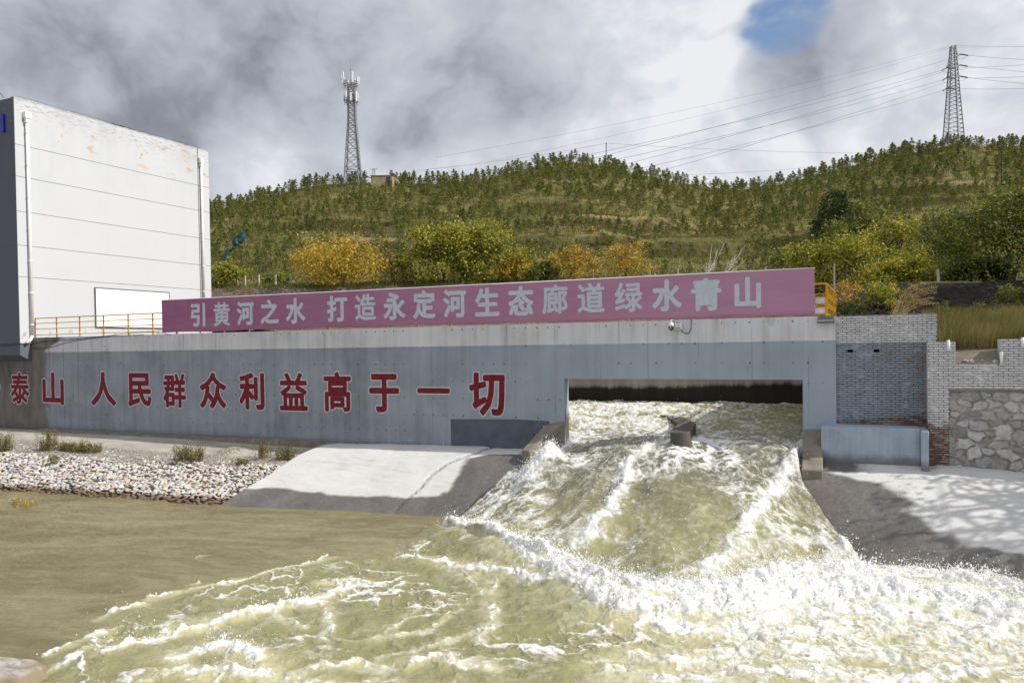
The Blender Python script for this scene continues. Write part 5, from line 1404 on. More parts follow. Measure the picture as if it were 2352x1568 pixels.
tree('shrub', 2245, 690, 752, 55, 36, 'weed', 'small yellowish bush in the dry grass before the dark bank', 26, 'shrub', nleaf=900, nb=18, leaf=.035, gz=6.5)
tree('shrub', 2110, 560, 640, 110, 75, 'green', 'green bush behind and right of the bright yellow-topped tree', 27, 'shrub', nleaf=2800, nb=28)
tree('shrub', 1800, 575, 640, 90, 72, 'green', 'green bush on the slope left of the right thicket', 28, 'shrub', nleaf=2000, nb=24)

# ------------------------------------------------------------------ pines
def pine(seed, lod=1.0):
    r = np.random.default_rng(seed); wood = MB(); C = []; R = []
    H = 1.0; lean = r.normal(0, .03, 2)
    wood.tube([(0, 0, -.04), (lean[0] * .5, lean[1] * .5, .5), (lean[0], lean[1], .97)], [.022, .014, .005], 5, False)
    lv = 8
    for i in range(lv):
        z = .26 + .70 * (i / (lv - 1)) + r.uniform(-.03, .03)
        rad = .235 * (1 - (i / (lv - 1)) ** 1.3) + .045
        for k in range(5):
            if r.random() < .16: continue
            a = r.uniform(0, 2 * math.pi); L = rad * r.uniform(.6, 1.2)
            e = np.array([math.cos(a) * L + lean[0] * z, math.sin(a) * L + lean[1] * z, z + L * r.uniform(.25, .7)])
            b = np.array([lean[0] * z, lean[1] * z, z])
            wood.tube([b, (b + e) / 2, e], [.006, .004, .002], 3, False)
            for m_ in range(3):
                q = b + (e - b) * (.45 + .28 * m_)
                n_ = max(2, int(9 * lod)); v = r.uniform(.15, .85)
                C.append(q + r.normal(0, .022, (n_, 3))); R.append(np.clip(r.normal(v, .15, n_), 0, 1))
    C.append(np.array([lean[0], lean[1], .98]) + r.normal(0, .016, (12, 3)) * np.array([.6, .6, 2])); R.append(np.full(12, .6))
    C = np.concatenate(C); R = np.concatenate(R)
    V, Q = leaves_np(C, .034 / math.sqrt(lod), r, up=.1, ratio=.34)
    return wood, V, Q, np.repeat(R, 4)
def as_quads(w):
    f = [q if len(q) == 4 else (q + (q[-1],)) for q in w.f]
    return np.array(w.v), np.array(f)
PV = []
M_PTRUNK = simple('pine_trunk', (0.16, 0.13, 0.105), 0.95, scale=8)
for s in range(6):
    w, V, Q, R = pine(100 + s)
    tr = w.build('trunk', M_PTRUNK); tm = tr.data; bpy.data.objects.remove(tr)
    PV.append((tm, npmesh('crown', V, Q, LM['needle'], {'rnd': R})))
r5 = np.random.default_rng(21)
plist = []
for row in range(64):                                     # planted roughly in rows along the contour
    t_ = (row + .5) / 64
    for x in np.arange(440, 2440, 24):
        xx = x + r5.uniform(-12, 12); u = (xx - CX) / F
        zc = np.interp(xx, SKX, SKD)
        z = 76 + (zc + 2 - 76) * t_ ** .85 + r5.uniform(-1.2, 1.2)
        dens = np.interp((z - 76) / (zc - 76), [0, .25, .6, 1], [.32, .48, .62, .64])
        if r5.random() > dens * (0.75 + .6 * float(fbm(xx * .006, z * .03, 2, 81))): continue
        X, Y = uz_to_xy(u, z)
        plist.append((X, Y, z, xx))
for xx in np.arange(470, 2420, 12):                        # the thin row on the skyline
    x2 = xx + r5.uniform(-5, 5); u = (x2 - CX) / F; zc = np.interp(x2, SKX, SKD) + r5.uniform(-3, 2.5)
    X, Y = uz_to_xy(u, zc); plist.append((X, Y, zc, x2))
pz = groundZ(np.array([p[0] for p in plist]), np.array([p[1] for p in plist]))
P2 = []
for (X, Y, z, xx), g in zip(plist, pz):
    if 762 < xx < 772 or 848 < xx < 905 and z > 150: continue
    px = np.interp(z, [76, 110, 160, 212], [29, 28, 25, 24]) * r5.uniform(.6, 1.3)
    if xx > 1780: px *= np.interp(xx, [1780, 2100], [1.0, 1.15])
    h = px * z / F
    vis_ = onscreen((X, Y, g + h * .7))
    P2.append((h / z if vis_ else 0, X, Y, g, h, r5.uniform(0, 6.28), int(r5.integers(6)), z))
P2.sort(key=lambda q: -q[0])
for q in P2[:300]:
    root = thing('pine_tree', q[1:4], 'young olive-green pine on the planted hillside', 'pine tree', 'young pines planted over the hillside')
    root.rotation_euler = (0, 0, q[5]); root.scale = (q[4] * 1.12, q[4] * 1.12, q[4])
    for nm, me in zip(('trunk', 'crown'), PV[q[6]]):
        o = bpy.data.objects.new(nm, me); COL.objects.link(o); o.parent = root
def stuff(name, items, protos, mat, label, cat):
    o = link(name, merge(items, protos, name, mat)); return tag(o, label, cat, kind='stuff')
lod = [pine(200 + s, .62) for s in range(5)]
Vs, Fs, Rs, Vw, Fw = [], [], [], [], []; o1 = o2 = 0
for q in P2[300:]:
    w, V, Q, R = lod[q[6] % 5]
    M_ = m3((0, 0, q[5]), (q[4] * 1.12, q[4] * 1.12, q[4])); pos = np.array(q[1:4])
    Vs.append(V @ M_.T + pos); Fs.append(Q + o1); Rs.append(np.clip(R + r5.uniform(-.22, .22), 0, 1)); o1 += len(V)
    wv, wf = as_quads(w); Vw.append(wv @ M_.T + pos); Fw.append(wf + o2); o2 += len(wv)
me = npmesh('pine_wood', np.concatenate(Vs), np.concatenate(Fs), LM['needle'], {'rnd': np.concatenate(Rs)})
pw = tag(link('pine_wood', me), 'mass of farther young pines covering the hill', 'pine wood', kind='stuff')
me = npmesh('pine_stems', np.concatenate(Vw), np.concatenate(Fw)[:, :3], M_PTRUNK); o = link('stems', me, pw)

# ------------------------------------------------------------------ grass and brush
def blades(C, h, lean, r, wid, bend=0.5, nb=1):
    """tapering bent blades: C bases (n,3), h heights"""
    n = len(C); a = r.uniform(0, 2 * math.pi, n); d = np.stack([np.cos(a), np.sin(a), np.zeros(n)], 1)
    L = d * (h * r.uniform(.05, bend, n))[:, None] + lean * h[:, None]
    s = np.stack([-np.sin(a), np.cos(a), np.zeros(n)], 1) * wid[:, None]
    up = np.array([0, 0, 1.0])
    p1 = C + up * (h * .55)[:, None] + L * .35; p2 = C + up * h[:, None] + L
    V = np.stack([C - s, C + s, p1 + s * .75, p1 - s * .75, p2 + s * .12, p2 - s * .12], 1).reshape(-1, 3)
    i = np.arange(n)[:, None] * 6
    Q = np.concatenate([i + np.array([0, 1, 2, 3]), i + np.array([3, 2, 4, 5])], 0)
    return V, Q
def grass(name, label, pts, hmean, mat, seed, per=5, wid=.006, lean=(0.0, 0.0, 0.0), jit=.08, bend=.6, rv=None):
    r = np.random.default_rng(seed); C = np.repeat(np.asarray(pts), per, 0) + r.normal(0, 1, (len(pts) * per, 3)) * np.array([jit, jit, 0])
    h = np.repeat(hmean, per) * r.uniform(.45, 1.3, len(C)) if hasattr(hmean, '__len__') else hmean * r.uniform(.45, 1.3, len(C))
    V, Q = blades(C, h, np.array(lean), r, wid * r.uniform(.6, 1.4, len(C)), bend)
    R = np.clip((np.repeat(rv, per) if rv is not None else .5) + r.normal(0, .2, len(C)), 0, 1)
    return tag(link(name, npmesh(name, V, Q, LM[mat], {'rnd': np.repeat(R, 6)})), label, 'grass', kind='stuff')
r6 = np.random.default_rng(31)
n = 26000
xx = r6.uniform(430, 2430, n); tt = r6.random(n) ** 1.15; zc = np.interp(xx, SKX, SKD); zz = 60 + (zc + 1 - 60) * tt; X, Y = uz_to_xy((xx - CX) / F, zz)
pts = np.stack([X, Y, groundZ(X, Y) - .03], 1); rv = np.clip(.5 + .9 * fbm(X * .07, Y * .07, 4, 91), 0, 1)
k = (zz > 62.5) & ~((zz < 62) & (xx < 1900))
grass('hill_grass', 'short tan and olive grass over the hillside', pts[k], (0.20 + .0022 * zz)[k], 'brush', 32, per=5, wid=.035, jit=.30, rv=rv[k])
# low scrub cushions on the slope
n = 5200
xx = r6.uniform(430, 2430, n); zc = np.interp(xx, SKX, SKD); zz = 64 + (zc - 64) * r6.random(n) ** 1.25; X, Y = uz_to_xy((xx - CX) / F, zz); G = groundZ(X, Y)
Cs, Rs = [], []
for i in range(n):
    m_ = 22; s_ = r6.uniform(.22, .62); v = np.clip(.4 + .8 * float(fbm(X[i] * .05, Y[i] * .05, 2, 95)) + r6.normal(0, .2), 0, 1)
    q = r6.normal(0, 1, (m_, 3)) * np.array([s_, s_, s_ * .45]); q[:, 2] = np.abs(q[:, 2]); Cs.append(q + (X[i], Y[i], G[i])); Rs.append(np.clip(r6.normal(v, .13, m_), 0, 1))
V, Q = leaves_np(np.concatenate(Cs), .12, r6, .4, .5)
tag(link('scrub', npmesh('scrub', V, Q, LM['brush'], {'rnd': np.repeat(np.concatenate(Rs), 4)})), 'low olive and brown scrub scattered on the hillside', 'scrub', kind='stuff')
n = 3000
xx = r6.uniform(470, 1930, n); zz = 59.3 + r6.random(n) ** 1.3 * 4.5; X, Y = uz_to_xy((xx - CX) / F, zz)
grass('bank_grass', 'ragged grass and weeds along the top of the earth bank under the fence posts', np.stack([X, Y, groundZ(X, Y) - .03], 1), .30, 'weed', 36, per=7, wid=.014, jit=.22, bend=.9, rv=np.clip(.35 + .9 * fbm(X * .3, Y * .3, 3, 98), 0, 1))
# a few rusty red bushes among the pines
for i, (x, y, D) in enumerate(((1712, 518, 130), (1357, 527, 125), (2082, 505, 118), (2450, 520, 120), (1200, 525, 124), (1745, 640, 66))):
    if x > 2352: continue
    tree('shrub', x, y - 9, y + 9, 14, D, 'orange', ['rusty bush right of centre among the pines, left of the right thicket', 'rusty bush right of the tall willows on a terrace', 'rusty bush above the bright yellow-topped tree', '', 'rusty sapling above the tall willows', 'rusty bush just above the banner right of the dead branches'][i], 50 + i, 'shrub', nleaf=260, nb=10, leaf=.10, nstem=2)
# dry grass on the right terrace, seen over the walls
n = 5200
X = r6.uniform(1.5, 9, n); Y = r6.uniform(27.9, 33.5, n); k = (X > bx1 + .06) | (Y > 29.2); X, Y = X[k], Y[k]
pts = np.stack([X, Y, 6.05 + .09 * (Y - 28) + .0 * X], 1)
MB().hexa([(bx1 + .05, YBT + .62, 3), (14, YBT + .62, 3), (14, 34, 3), (bx1 + .05, 34, 3)], [(bx1 + .05, YBT + .62, 5.62), (14, YBT + .62, 5.62), (14, 34, 6.6), (bx1 + .05, 34, 6.6)]).build('terrace', M_EARTH)
tag(bpy.data.objects['terrace'], 'earth terrace behind the rubble wall', 'ground', kind='structure')
pts[:, 2] = np.interp(Y, [27.8, 34], [5.62, 6.6])
grass('dry_grass', 'dry yellow-green grass on the terrace above the rubble wall', pts, .62, 'straw', 33, per=9, wid=.005, lean=(.22, 0, 0), jit=.10, rv=np.clip(.38 + .8 * fbm(X * .8, Y * .8, 3, 97), 0, 1))
X = r6.uniform(-1, 12, 1500); Y = r6.uniform(33, 41, 1500)
grass('dark_weeds', 'weeds at the foot of the dark bank', np.stack([X, Y, np.full(1500, 6.5)], 1), .38, 'weed', 34, per=5, wid=.008, jit=.15)
# plume of tall feather grass on the brick wall
p = onY(2062, 722, 29.6)
pl = thing('feather_grass', (p[0], p[1], 6.5), 'tall plume of pale dry feather grass bending right above the white brick wall', 'grass')
mb = MB(); r7 = np.random.default_rng(8); C = []
for k in range(34):
    b = np.array([p[0] + r7.normal(0, .12), p[1] + r7.normal(0, .12), 6.5]); tx = r7.uniform(2090, 2158); ty = 646 + abs(tx - 2125) * .45 + r7.uniform(-3, 45) * (r7.random() < .7)
    e = onY(tx, ty, p[1] + r7.normal(0, .2)); c = np.array([b[0] + (e[0] - b[0]) * .30, b[1], b[2] + (e[2] - b[2]) * .95])
    pts = [b * (1 - t_) ** 2 + c * 2 * t_ * (1 - t_) + e * t_ * t_ for t_ in np.linspace(0, 1, 9)]
    mb.tube(pts, list(np.linspace(.009, .003, 9)), 4, False)
    for m_ in range(26):
        t_ = r7.uniform(.72, 1.02); q = b * (1 - t_) ** 2 + c * 2 * t_ * (1 - t_) + e * t_ * t_; C.append(q + r7.normal(0, .025, 3) - (0, 0, .02))
mb.build('stalks', simple('straw_stalk', (0.50, 0.37, 0.19), 0.8), pl)
V, Q = leaves_np(np.array(C), .045, r7, 0, .22)
link('plumes', npmesh('plumes', V, Q, LM['straw'], {'rnd': np.repeat(np.clip(r7.normal(.75, .15, len(C)), 0, 1), 4)}), pl)
# rubble lying in the gap of the broken wall
r8 = np.random.default_rng(4)
for i in range(26):
    x = r8.uniform(n0[0] + .05, n1[0] - .05); s_ = r8.uniform(.05, .12)
    o = bpy.data.objects.new('stone', rmesh[i % 7]); COL.objects.link(o); o.location = (x, YBT + r8.uniform(.03, .45), nz + s_ * .35 + r8.uniform(0, .02)); o.scale = (s_, s_, s_ * .9); o.rotation_euler = (r8.uniform(0, 3), r8.uniform(0, 3), r8.uniform(0, 3))
    tag(o, 'loose white stone lying in the gap of the broken brick wall', 'stone', 'loose stones in the wall gap')

# weeds on the left bank
def weed(x, y, wpx, hpx, seed, label, mat='weed', n=420, twig=26, leaf=.04):
    n = int(n * 1.7)
    p = onF(bankZ, x, y, 15); D = (p - CAM) @ FW; W = wpx * D / F; H = hpx * D / F; r = np.random.default_rng(seed)
    root = thing('weed', p, label, 'weed', 'weeds growing on the stony bank'); mb = MB(); C = []; R = []
    for k in range(twig):
        b = np.array([r.uniform(-.5, .5) * W * .8, r.uniform(-.25, .25), -.03]); e = b + np.array([r.normal(0, .12), r.normal(0, .12), H * r.uniform(.4, 1.05)])
        m_ = (b + e) / 2 + r.normal(0, .03, 3); mb.tube([b, m_, e], [.007, .005, .002], 3, False); v = r.uniform(.1, .95)
        nl = n // twig
        t_ = r.uniform(.15, 1, nl)[:, None]; C.append(b * (1 - t_) + e * t_ + r.normal(0, .045, (nl, 3))); R.append(np.clip(r.normal(v, .15, nl), 0, 1))
    o = mb.build('stems', simple('weed_stem', (0.17, 0.13, 0.06), 0.9) if 'weed_stem' not in bpy.data.materials else bpy.data.materials['weed_stem'], root); o.location = (0, 0, 0)
    V, Q = leaves_np(np.concatenate(C), leaf, r, .2, .4); o = link('leaves', npmesh('leaves', V, Q, LM[mat], {'rnd': np.repeat(np.concatenate(R), 4)}), root); o.location = (0, 0, 0)
weed(8, 1035, 60, 45, 1, 'reddish green weeds at the left picture edge of the bank', n=800, twig=50)
weed(112, 1033, 75, 50, 2, 'tall green and rust weed clump on the left bank, left of the flat grass patch', n=900, twig=56)
weed(185, 1036, 150, 24, 3, 'wide low patch of light green grass and weeds on the left bank', n=1700, twig=110)
weed(435, 1056, 95, 42, 4, 'dark olive bushy weeds standing alone in the middle of the stony bank', n=1000, twig=60)
weed(608, 1052, 40, 55, 5, 'tall yellowish weed left in the pair beside the concrete apron', n=420, twig=22)
weed(655, 1056, 55, 38, 6, 'green leafy weed right in the pair beside the concrete apron', n=700, twig=36)
weed(560, 1064, 40, 16, 7, 'tiny low green weeds among the stones near the apron', n=260, twig=20)
weed(130, 1062, 26, 22, 8, 'thin wispy weed alone among the pale stones at left', n=140, twig=12)
c = onZ(45, 1160, 0.0)
wp_ = thing('water_plant', c, 'half drowned twigs with yellow leaves poking from the calm water at left', 'plant')
mb = MB(); C = []
for k in range(16):
    b = np.array([r7.uniform(-.75, .95), r7.uniform(-.15, .15), -.1]); e = b + np.array([r7.normal(0, .14), r7.normal(0, .1), r7.uniform(.15, .42)]); mb.tube([b, e], [.008, .003], 3, False)
    for m_ in range(9): C.append(b + (e - b) * r7.uniform(.5, 1.05) + r7.normal(0, .05, 3))
o = mb.build('twigs', bpy.data.materials['weed_stem'], wp_); o.location = (0, 0, 0)
V, Q = leaves_np(np.array(C), .045, r7); o = link('leaves', npmesh('leaves', V, Q, LM['yellow'], {'rnd': np.repeat(r7.random(len(C)), 4)}), wp_); o.location = (0, 0, 0)

# trees out of the picture on the right, whose bare crowns throw the shade on the apron
for i, (X, Y, H, W, nl, kind) in enumerate(((12.5, 27.0, 9.5, 6.5, 1500, 'lime'), (17.5, 25.6, 11.0, 7.0, 1600, 'lime'))):
    root = thing('bank_tree', (X, Y, 1.5), ['sparse yellow-green tree outside the right edge, nearer the rubble wall', 'sparse yellow-green tree outside the right edge, farther along the bank'][i], 'tree')
    wood, V, Q, R = crown(70 + i, H, W, H * .38, 4, 60, .085, nl)
    o = wood.build('trunk', M_BARK, root); o.location = (0, 0, 0)
    o = link('crown', npmesh('crown', V, Q, LM[kind], {'rnd': R}), root); o.location = (0, 0, 0)

for i, (X, Y, H, W) in enumerate(((13.0, 51.5, 8.5, 7.0), (17.0, 55.0, 9.5, 8.0), (15.0, 46.0, 6.5, 6.0))):  # out of view, added for the shade they throw on the right bank
    root = thing('broad_tree', (X, Y, 8.5), ['dense green tree on the slope outside the right edge, middle of three', 'tallest dense green tree on the slope outside the right edge', 'lowest dense green tree on the slope outside the right edge'][i], 'tree')
    wood, V, Q, R = crown(80 + i, H, W, H * .15, 5, 50, .14, 5000)
    o = wood.build('trunk', M_BARK, root); o.location = (0, 0, 0)
    o = link('crown', npmesh('crown', V, Q, LM['green'], {'rnd': R}), root); o.location = (0, 0, 0)

# ------------------------------------------------------------------ fence posts along the bank top
FP = [(545, 62, 634, 662), (562.5, 62, 634, 660), (594.5, 62, 632, 661), (633, 62, 632, 660), (669.5, 62, 634, 663), (711, 62, 637, 664), (757, 62, 638, 668), (886, 62, 629, 660), (934, 62, 634, 662), (982, 62, 634, 662),
      (1031, 62, 634, 660), (1082, 62, 633, 660), (1246, 61, 622, 655), (1308, 61, 624, 655), (1364, 60, 618, 652), (1491, 60, 616, 650), (1556, 59, 615, 650), (1622, 58, 613, 650), (1690, 57.5, 613, 650), (1757, 57, 613, 650), (1916, 54, 605, 650), (2156, 50, 614, 650)]
FL = ['at the white building corner, half hidden', 'right of the low bush by the building', 'third from the building corner', 'in the open gap, lit white', 'rightmost of the three clear ones left of the golden willow', 'with peeling paint at the left foot of the golden willow', 'inside the left edge of the golden willow', 'between the golden willow and the bare tree', 'right of the bare dark tree', 'in the left tall willow shade',
      'under the left tall willow', 'under the right tall willow', 'beside the low green bush', 'in front of the left orange tree', 'between the two orange trees', 'right of the reddest tree', 'grey, halfway to the dead branches', 'at the left dead branches', 'at the right dead branches', 'right of the dead branches', 'in the right thicket', 'thick and grey, standing over the dark bank at right']
for i, (x, D, y0, y1) in enumerate(FP):
    p = atD(x, y1, D); w = .062 if x < 2100 else .085
    b = float(groundZ(p[0], p[1])); tz = atD(x, y0, D)[2]
    b = min(b, tz - .7); tz += random.uniform(-.12, .06); tl_ = random.uniform(-.07, .07)
    mb = MB().hexa([(p[0] - w, p[1] - w, b - .1), (p[0] + w, p[1] - w, b - .1), (p[0] + w, p[1] + w, b - .1), (p[0] - w, p[1] + w, b - .1)],
                   [(p[0] - w * .8 + tl_, p[1] - w * .8, tz), (p[0] + w * .8 + tl_, p[1] - w * .8, tz), (p[0] + w * .8 + tl_, p[1] + w * .8, tz + .01), (p[0] - w * .8 + tl_, p[1] + w * .8, tz + .01)])
    tag(mb.build('fence_post', M_POST), 'pale concrete fence post ' + FL[i], 'fence post', 'concrete fence posts along the bank')

# torn green shade net caught on the slope
gn = thing('shade_net', atD(548, 550, 96), 'torn blue-green shade net caught on the slope beside the white building', 'net')
M_NET = simple('green_net', (0.020, 0.085, 0.085), 0.8, scale=3)
def netbit(poly, D, name):
    vs = []; r = np.random.default_rng(len(poly))
    n_ = 9; top = poly[0]; 
    for j in range(n_):
        t_ = j / (n_ - 1); k = t_ * (len(poly) - 1); i0 = min(int(k), len(poly) - 2); f_ = k - i0
        x, y, w = [poly[i0][q] * (1 - f_) + poly[i0 + 1][q] * f_ for q in range(3)]
        for i in range(5): 
            s_ = i / 4 - .5; q = atD(x + s_ * w, y + r.uniform(-2, 2), D - .6 * math.cos(s_ * 3) + r.uniform(-.15, .15)); q[2] = max(q[2], groundZ(q[0], q[1]) - .2) ; vs.append(q)
    MB().add(vs, [tuple(map(int, q)) for q in grid_faces(n_, 5)]).build(name, M_NET, gn, True)
netbit([(556, 532, 10), (553, 545, 26), (546, 556, 22), (538, 566, 8)], 94, 'net_bundle')
netbit([(541, 545, 8), (540, 557, 16), (548, 563, 10)], 93.5, 'net_bundle')
netbit([(534, 570, 9), (527, 578, 6), (521, 585, 4)], 92, 'net_strip')
netbit([(523, 570, 6), (519, 585, 8), (516, 602, 4), (514, 612, 5)], 88, 'net_strip')

# ------------------------------------------------------------------ towers
def lattice(root, P, prof, levels, mat, legw, brw, ax=None, style='X'):
    """square tapering lattice: prof(z) half width, levels z list; legs as four parts, bracing one part"""
    ang = ax or 0.0
    def cnr(k, z):
        h = prof(z); a = ang + math.pi / 4 + k * math.pi / 2
        return P + np.array([math.cos(a) * h * 1.414, math.sin(a) * h * 1.414, z])
    for k in range(4):
        MB().tube([cnr(k, z) for z in levels], legw, 4).build('leg', mat, root)
    mb = MB()
    for a, b in zip(levels[:-1], levels[1:]):
        for k in range(4):
            k2 = (k + 1) % 4
            mb.bar(cnr(k, b), cnr(k2, b), brw)
            mb.bar(cnr(k, a), cnr(k2, b), brw)
            if style == 'X': mb.bar(cnr(k2, a), cnr(k, b), brw)
    mb.build('bracing', mat, root)
    return cnr
D1 = 160
pb = atD(810, 424, D1); gz_ = float(groundZ(pb[0], pb[1])); P = np.array([pb[0], pb[1], gz_])
S1 = D1 / F
tw = thing('cell_tower', P, 'tall grey lattice telephone mast with two rings of white antennas on the hilltop', 'mast')
zof = lambda y: atD(810, y, D1)[2] - gz_
zt_, zr2, zr1, zw = zof(196), zof(196), zof(234), zof(280)
prof = lambda z: np.interp(z, [0, zw, zof(233), zt_], [22 * S1, 9.5 * S1, 8.5 * S1, 7.5 * S1]) * .80
lv = [0] + [zof(y) for y in (398, 386, 365, 345, 325, 308, 292, 280, 268, 257, 246, 234, 222, 210, 196)]
cn = lattice(tw, P, prof, lv, M_STEEL, .12, .065, ax=.45)
def ring(z, rad, n, h0, h1, seed, tilt):
    r = np.random.default_rng(seed)
    mb = MB(); m_ = 12
    for rz in (z, z + .45):
        pts = [P + np.array([math.cos(a) * rad, math.sin(a) * rad, rz]) for a in np.linspace(0, 2 * math.pi, m_ + 1)]
        mb.tube(pts, .05, 4)
    for k in range(8):
        a = k * math.pi / 4; mb.bar(P + (0, 0, z), P + np.array([math.cos(a) * rad, math.sin(a) * rad, z]), .05); mb.bar(P + np.array([math.cos(a) * rad * .6, math.sin(a) * rad * .6, z - .9]), P + np.array([math.cos(a) * rad, math.sin(a) * rad, z]), .04)
        mb.bar(P + np.array([math.cos(a) * rad, math.sin(a) * rad, z]), P + np.array([math.cos(a) * rad, math.sin(a) * rad, z + .45]), .04)
    mb.build('platform', M_STEEL, tw)
    for k in range(n):
        a = 2 * math.pi * (k + r.uniform(-.25, .25)) / n; q = P + np.array([math.cos(a) * rad * 1.05, math.sin(a) * rad * 1.05, z]); o_ = np.array([math.cos(a), math.sin(a), 0]); s_ = np.array([-o_[1], o_[0], 0])
        zb0, zb1 = P[2] + z + r.uniform(h0 - .3, h0 + .3), P[2] + z + r.uniform(h1 - .5, h1 + .4)
        w = .15
        lo = [q + s_ * i * w + o_ * j * .09 for i, j in ((-1, -1), (1, -1), (1, 1), (-1, 1))]; t_ = o_ * tilt
        MB().hexa([(c[0], c[1], zb0) for c in lo], [(c[0] + t_[0], c[1] + t_[1], zb1) for c in lo]).build('antenna', M_WHITE, tw)
        MB().bar(q - o_ * .12 + (0, 0, -.9), q - o_ * .12 + (0, 0, (zb1 - z - P[2]) * .8), .05).build('antenna_pole', M_STEEL, tw)
ring(zr2, 16.5 * S1, 10, .2, 1.75, 1, .25); ring(zr1, 15.5 * S1, 7, -.1, 1.5, 2, .0)
mb = MB(); mb.tube([P + (0, 0, zt_), P + (0, 0, zof(170)), P + (-.12, 0, zof(137))], [.09, .05, .02], 5); mb.bar(P + (-.35, 0, zof(163)), P + (.3, 0, zof(163)), .03); mb.build('lightning_rod', M_STEEL, tw)
mb = MB()
for s_ in (-.16, .16):
    mb.tube([P + RT * (prof(z) * 1.05 + .35) + np.array([0, 0, z]) + _f * s_ * 2 for z in lv], .035, 4)
for z in np.arange(1, zr1, .55): 
    q = P + RT * (prof(z) * 1.05 + .35) + (0, 0, z); mb.bar(q - _f * .32, q + _f * .32, .025)
mb.build('ladder', M_STEEL, tw)
mb = MB(); hutp = atD(875, 416, D1)
for k in range(3):
    mb.tube([P + RT * (prof(z) * .95 + .06 * k) - _f * .3 + np.array([0, 0, z]) for z in lv[2:12]] [::-1] + [P + RT * 2.7 + np.array([0, 0, 2.2 - .1 * k]), P + RT * 4.0 + np.array([0, 0, 1.5])], .045, 4)
mb.build('feeder_cable', M_WIRE, tw)
# hut
hb = atD(852, 421, D1); he = atD(901, 421, D1); hs = atD(911, 420, D1); ht = atD(880, 404.5, D1)
w_ = he - hb; w_[2] = 0; dn = _f * 2.4
g0 = float(groundZ((hb[0] + he[0]) / 2, (hb[1] + he[1]) / 2)) - .5
hut = thing('hut', (hb[0], hb[1], g0), 'small flat-roofed tan hut beside the telephone mast', 'hut')
q = [hb, he, he + (hs - he) * 1.0 + _f * 3, hb + (hs - he) + _f * 3]
MB().hexa([(p[0], p[1], g0) for p in q], [(p[0], p[1], ht[2]) for p in q]).build('walls', simple('tan_render', (0.36, 0.29, 0.17), 0.9, scale=1.5), hut)
cq = sum(q) / 4; q2 = [cq + (p - cq) * 1.06 for p in q]
MB().hexa([(p[0], p[1], ht[2] + .01) for p in q2], [(p[0], p[1], ht[2] + .16) for p in q2]).build('roof', M_DSTEEL, hut)
dd = (he - hb) / np.linalg.norm(he - hb); q0 = hb + dd * 3.1 - _f * .02
MB().hexa([(q0[0], q0[1], g0), (q0[0] + dd[0] * .9, q0[1] + dd[1] * .9, g0), (q0[0] + dd[0] * .9 + _f[0] * .05, q0[1] + dd[1] * .9 + _f[1] * .05, g0), (q0[0] + _f[0] * .05, q0[1] + _f[1] * .05, g0)],
          [(q0[0], q0[1], ht[2] - .25), (q0[0] + dd[0] * .9, q0[1] + dd[1] * .9, ht[2] - .25), (q0[0] + dd[0] * .9 + _f[0] * .05, q0[1] + dd[1] * .9 + _f[1] * .05, ht[2] - .25), (q0[0] + _f[0] * .05, q0[1] + _f[1] * .05, ht[2] - .25)]).build('door', M_WIRE, hut)
# small double pole by the hut
p = atD(858, 410, D1 + 2)
hp = thing('utility_pole', (p[0], p[1], float(groundZ(p[0], p[1]))), 'small pole with a crossarm beside the hut and telephone mast', 'utility pole')
tz = atD(858, 388, D1 + 2)[2]
MB().tube([(p[0] - .25, p[1], groundZ(p[0], p[1]) - .2), (p[0] - .1, p[1], tz)], .07, 6).build('pole', M_STEEL, hp); MB().tube([(p[0] + .45, p[1], groundZ(p[0], p[1]) - .2), (p[0] + .3, p[1], tz)], .07, 6).build('pole', M_STEEL, hp)
mb = MB(); mb.bar((p[0] - .8, p[1], tz - .1), (p[0] + 1.0, p[1], tz - .1), .06)
for k in (-.7, 0.1, .9): mb.bar((p[0] + k, p[1], tz - .1), (p[0] + k, p[1], tz + .15), .05)
mb.build('crossarm', M_STEEL, hp)
# wooden pole on the summit, and one on the right slope
def pole(x, y0, y1, D, label, r=.11):
    a = atD(x, y0, D); b = atD(x - 1, y1, D); g_ = min(float(groundZ(b[0], b[1])), b[2])
    o = MB().tube([(b[0], b[1], g_ - .2), (a[0], a[1], a[2])], [r * 1.2, r * .8], 7).build('utility_pole', simple('weathered_pole', (0.05, 0.045, 0.045), 0.9) if 'weathered_pole' not in bpy.data.materials else bpy.data.materials['weathered_pole'])
    tag(o, label, 'utility pole'); return a
pa = pole(1392.5, 328, 392, 176, 'dark wooden pole on the rounded hill summit')
pole(2301, 349, 420, 150, 'dark wooden pole on the right slope under the pylon hill')
pole(1875, 382, 415, 203, 'short pale pole on the skyline at the right hill foot', .06)

D2 = 205
pb = atD(2190, 338, D2); gz_ = float(groundZ(pb[0], pb[1])); Pp = np.array([pb[0], pb[1], gz_]); S2 = D2 / F
py = thing('pylon', Pp, 'tall dark lattice power pylon with insulators on the right hill', 'pylon')
zo = lambda y: atD(2190, y, D2)[2] - gz_
prof2 = lambda z: np.interp(z, [0, zo(220), zo(108)], [22 * S2, 13.0 * S2, 5.5 * S2]) * .82
ys = [338, 322, 308, 298, 288, 278, 268, 258, 248, 239, 230, 221, 213, 205, 197, 189, 181, 173, 165, 157, 149, 141, 132, 123, 115, 108]
P_save = P; P = Pp
lattice(py, Pp, prof2, [zo(y) for y in ys], M_DSTEEL, .13, .065, ax=.28, style='Z')
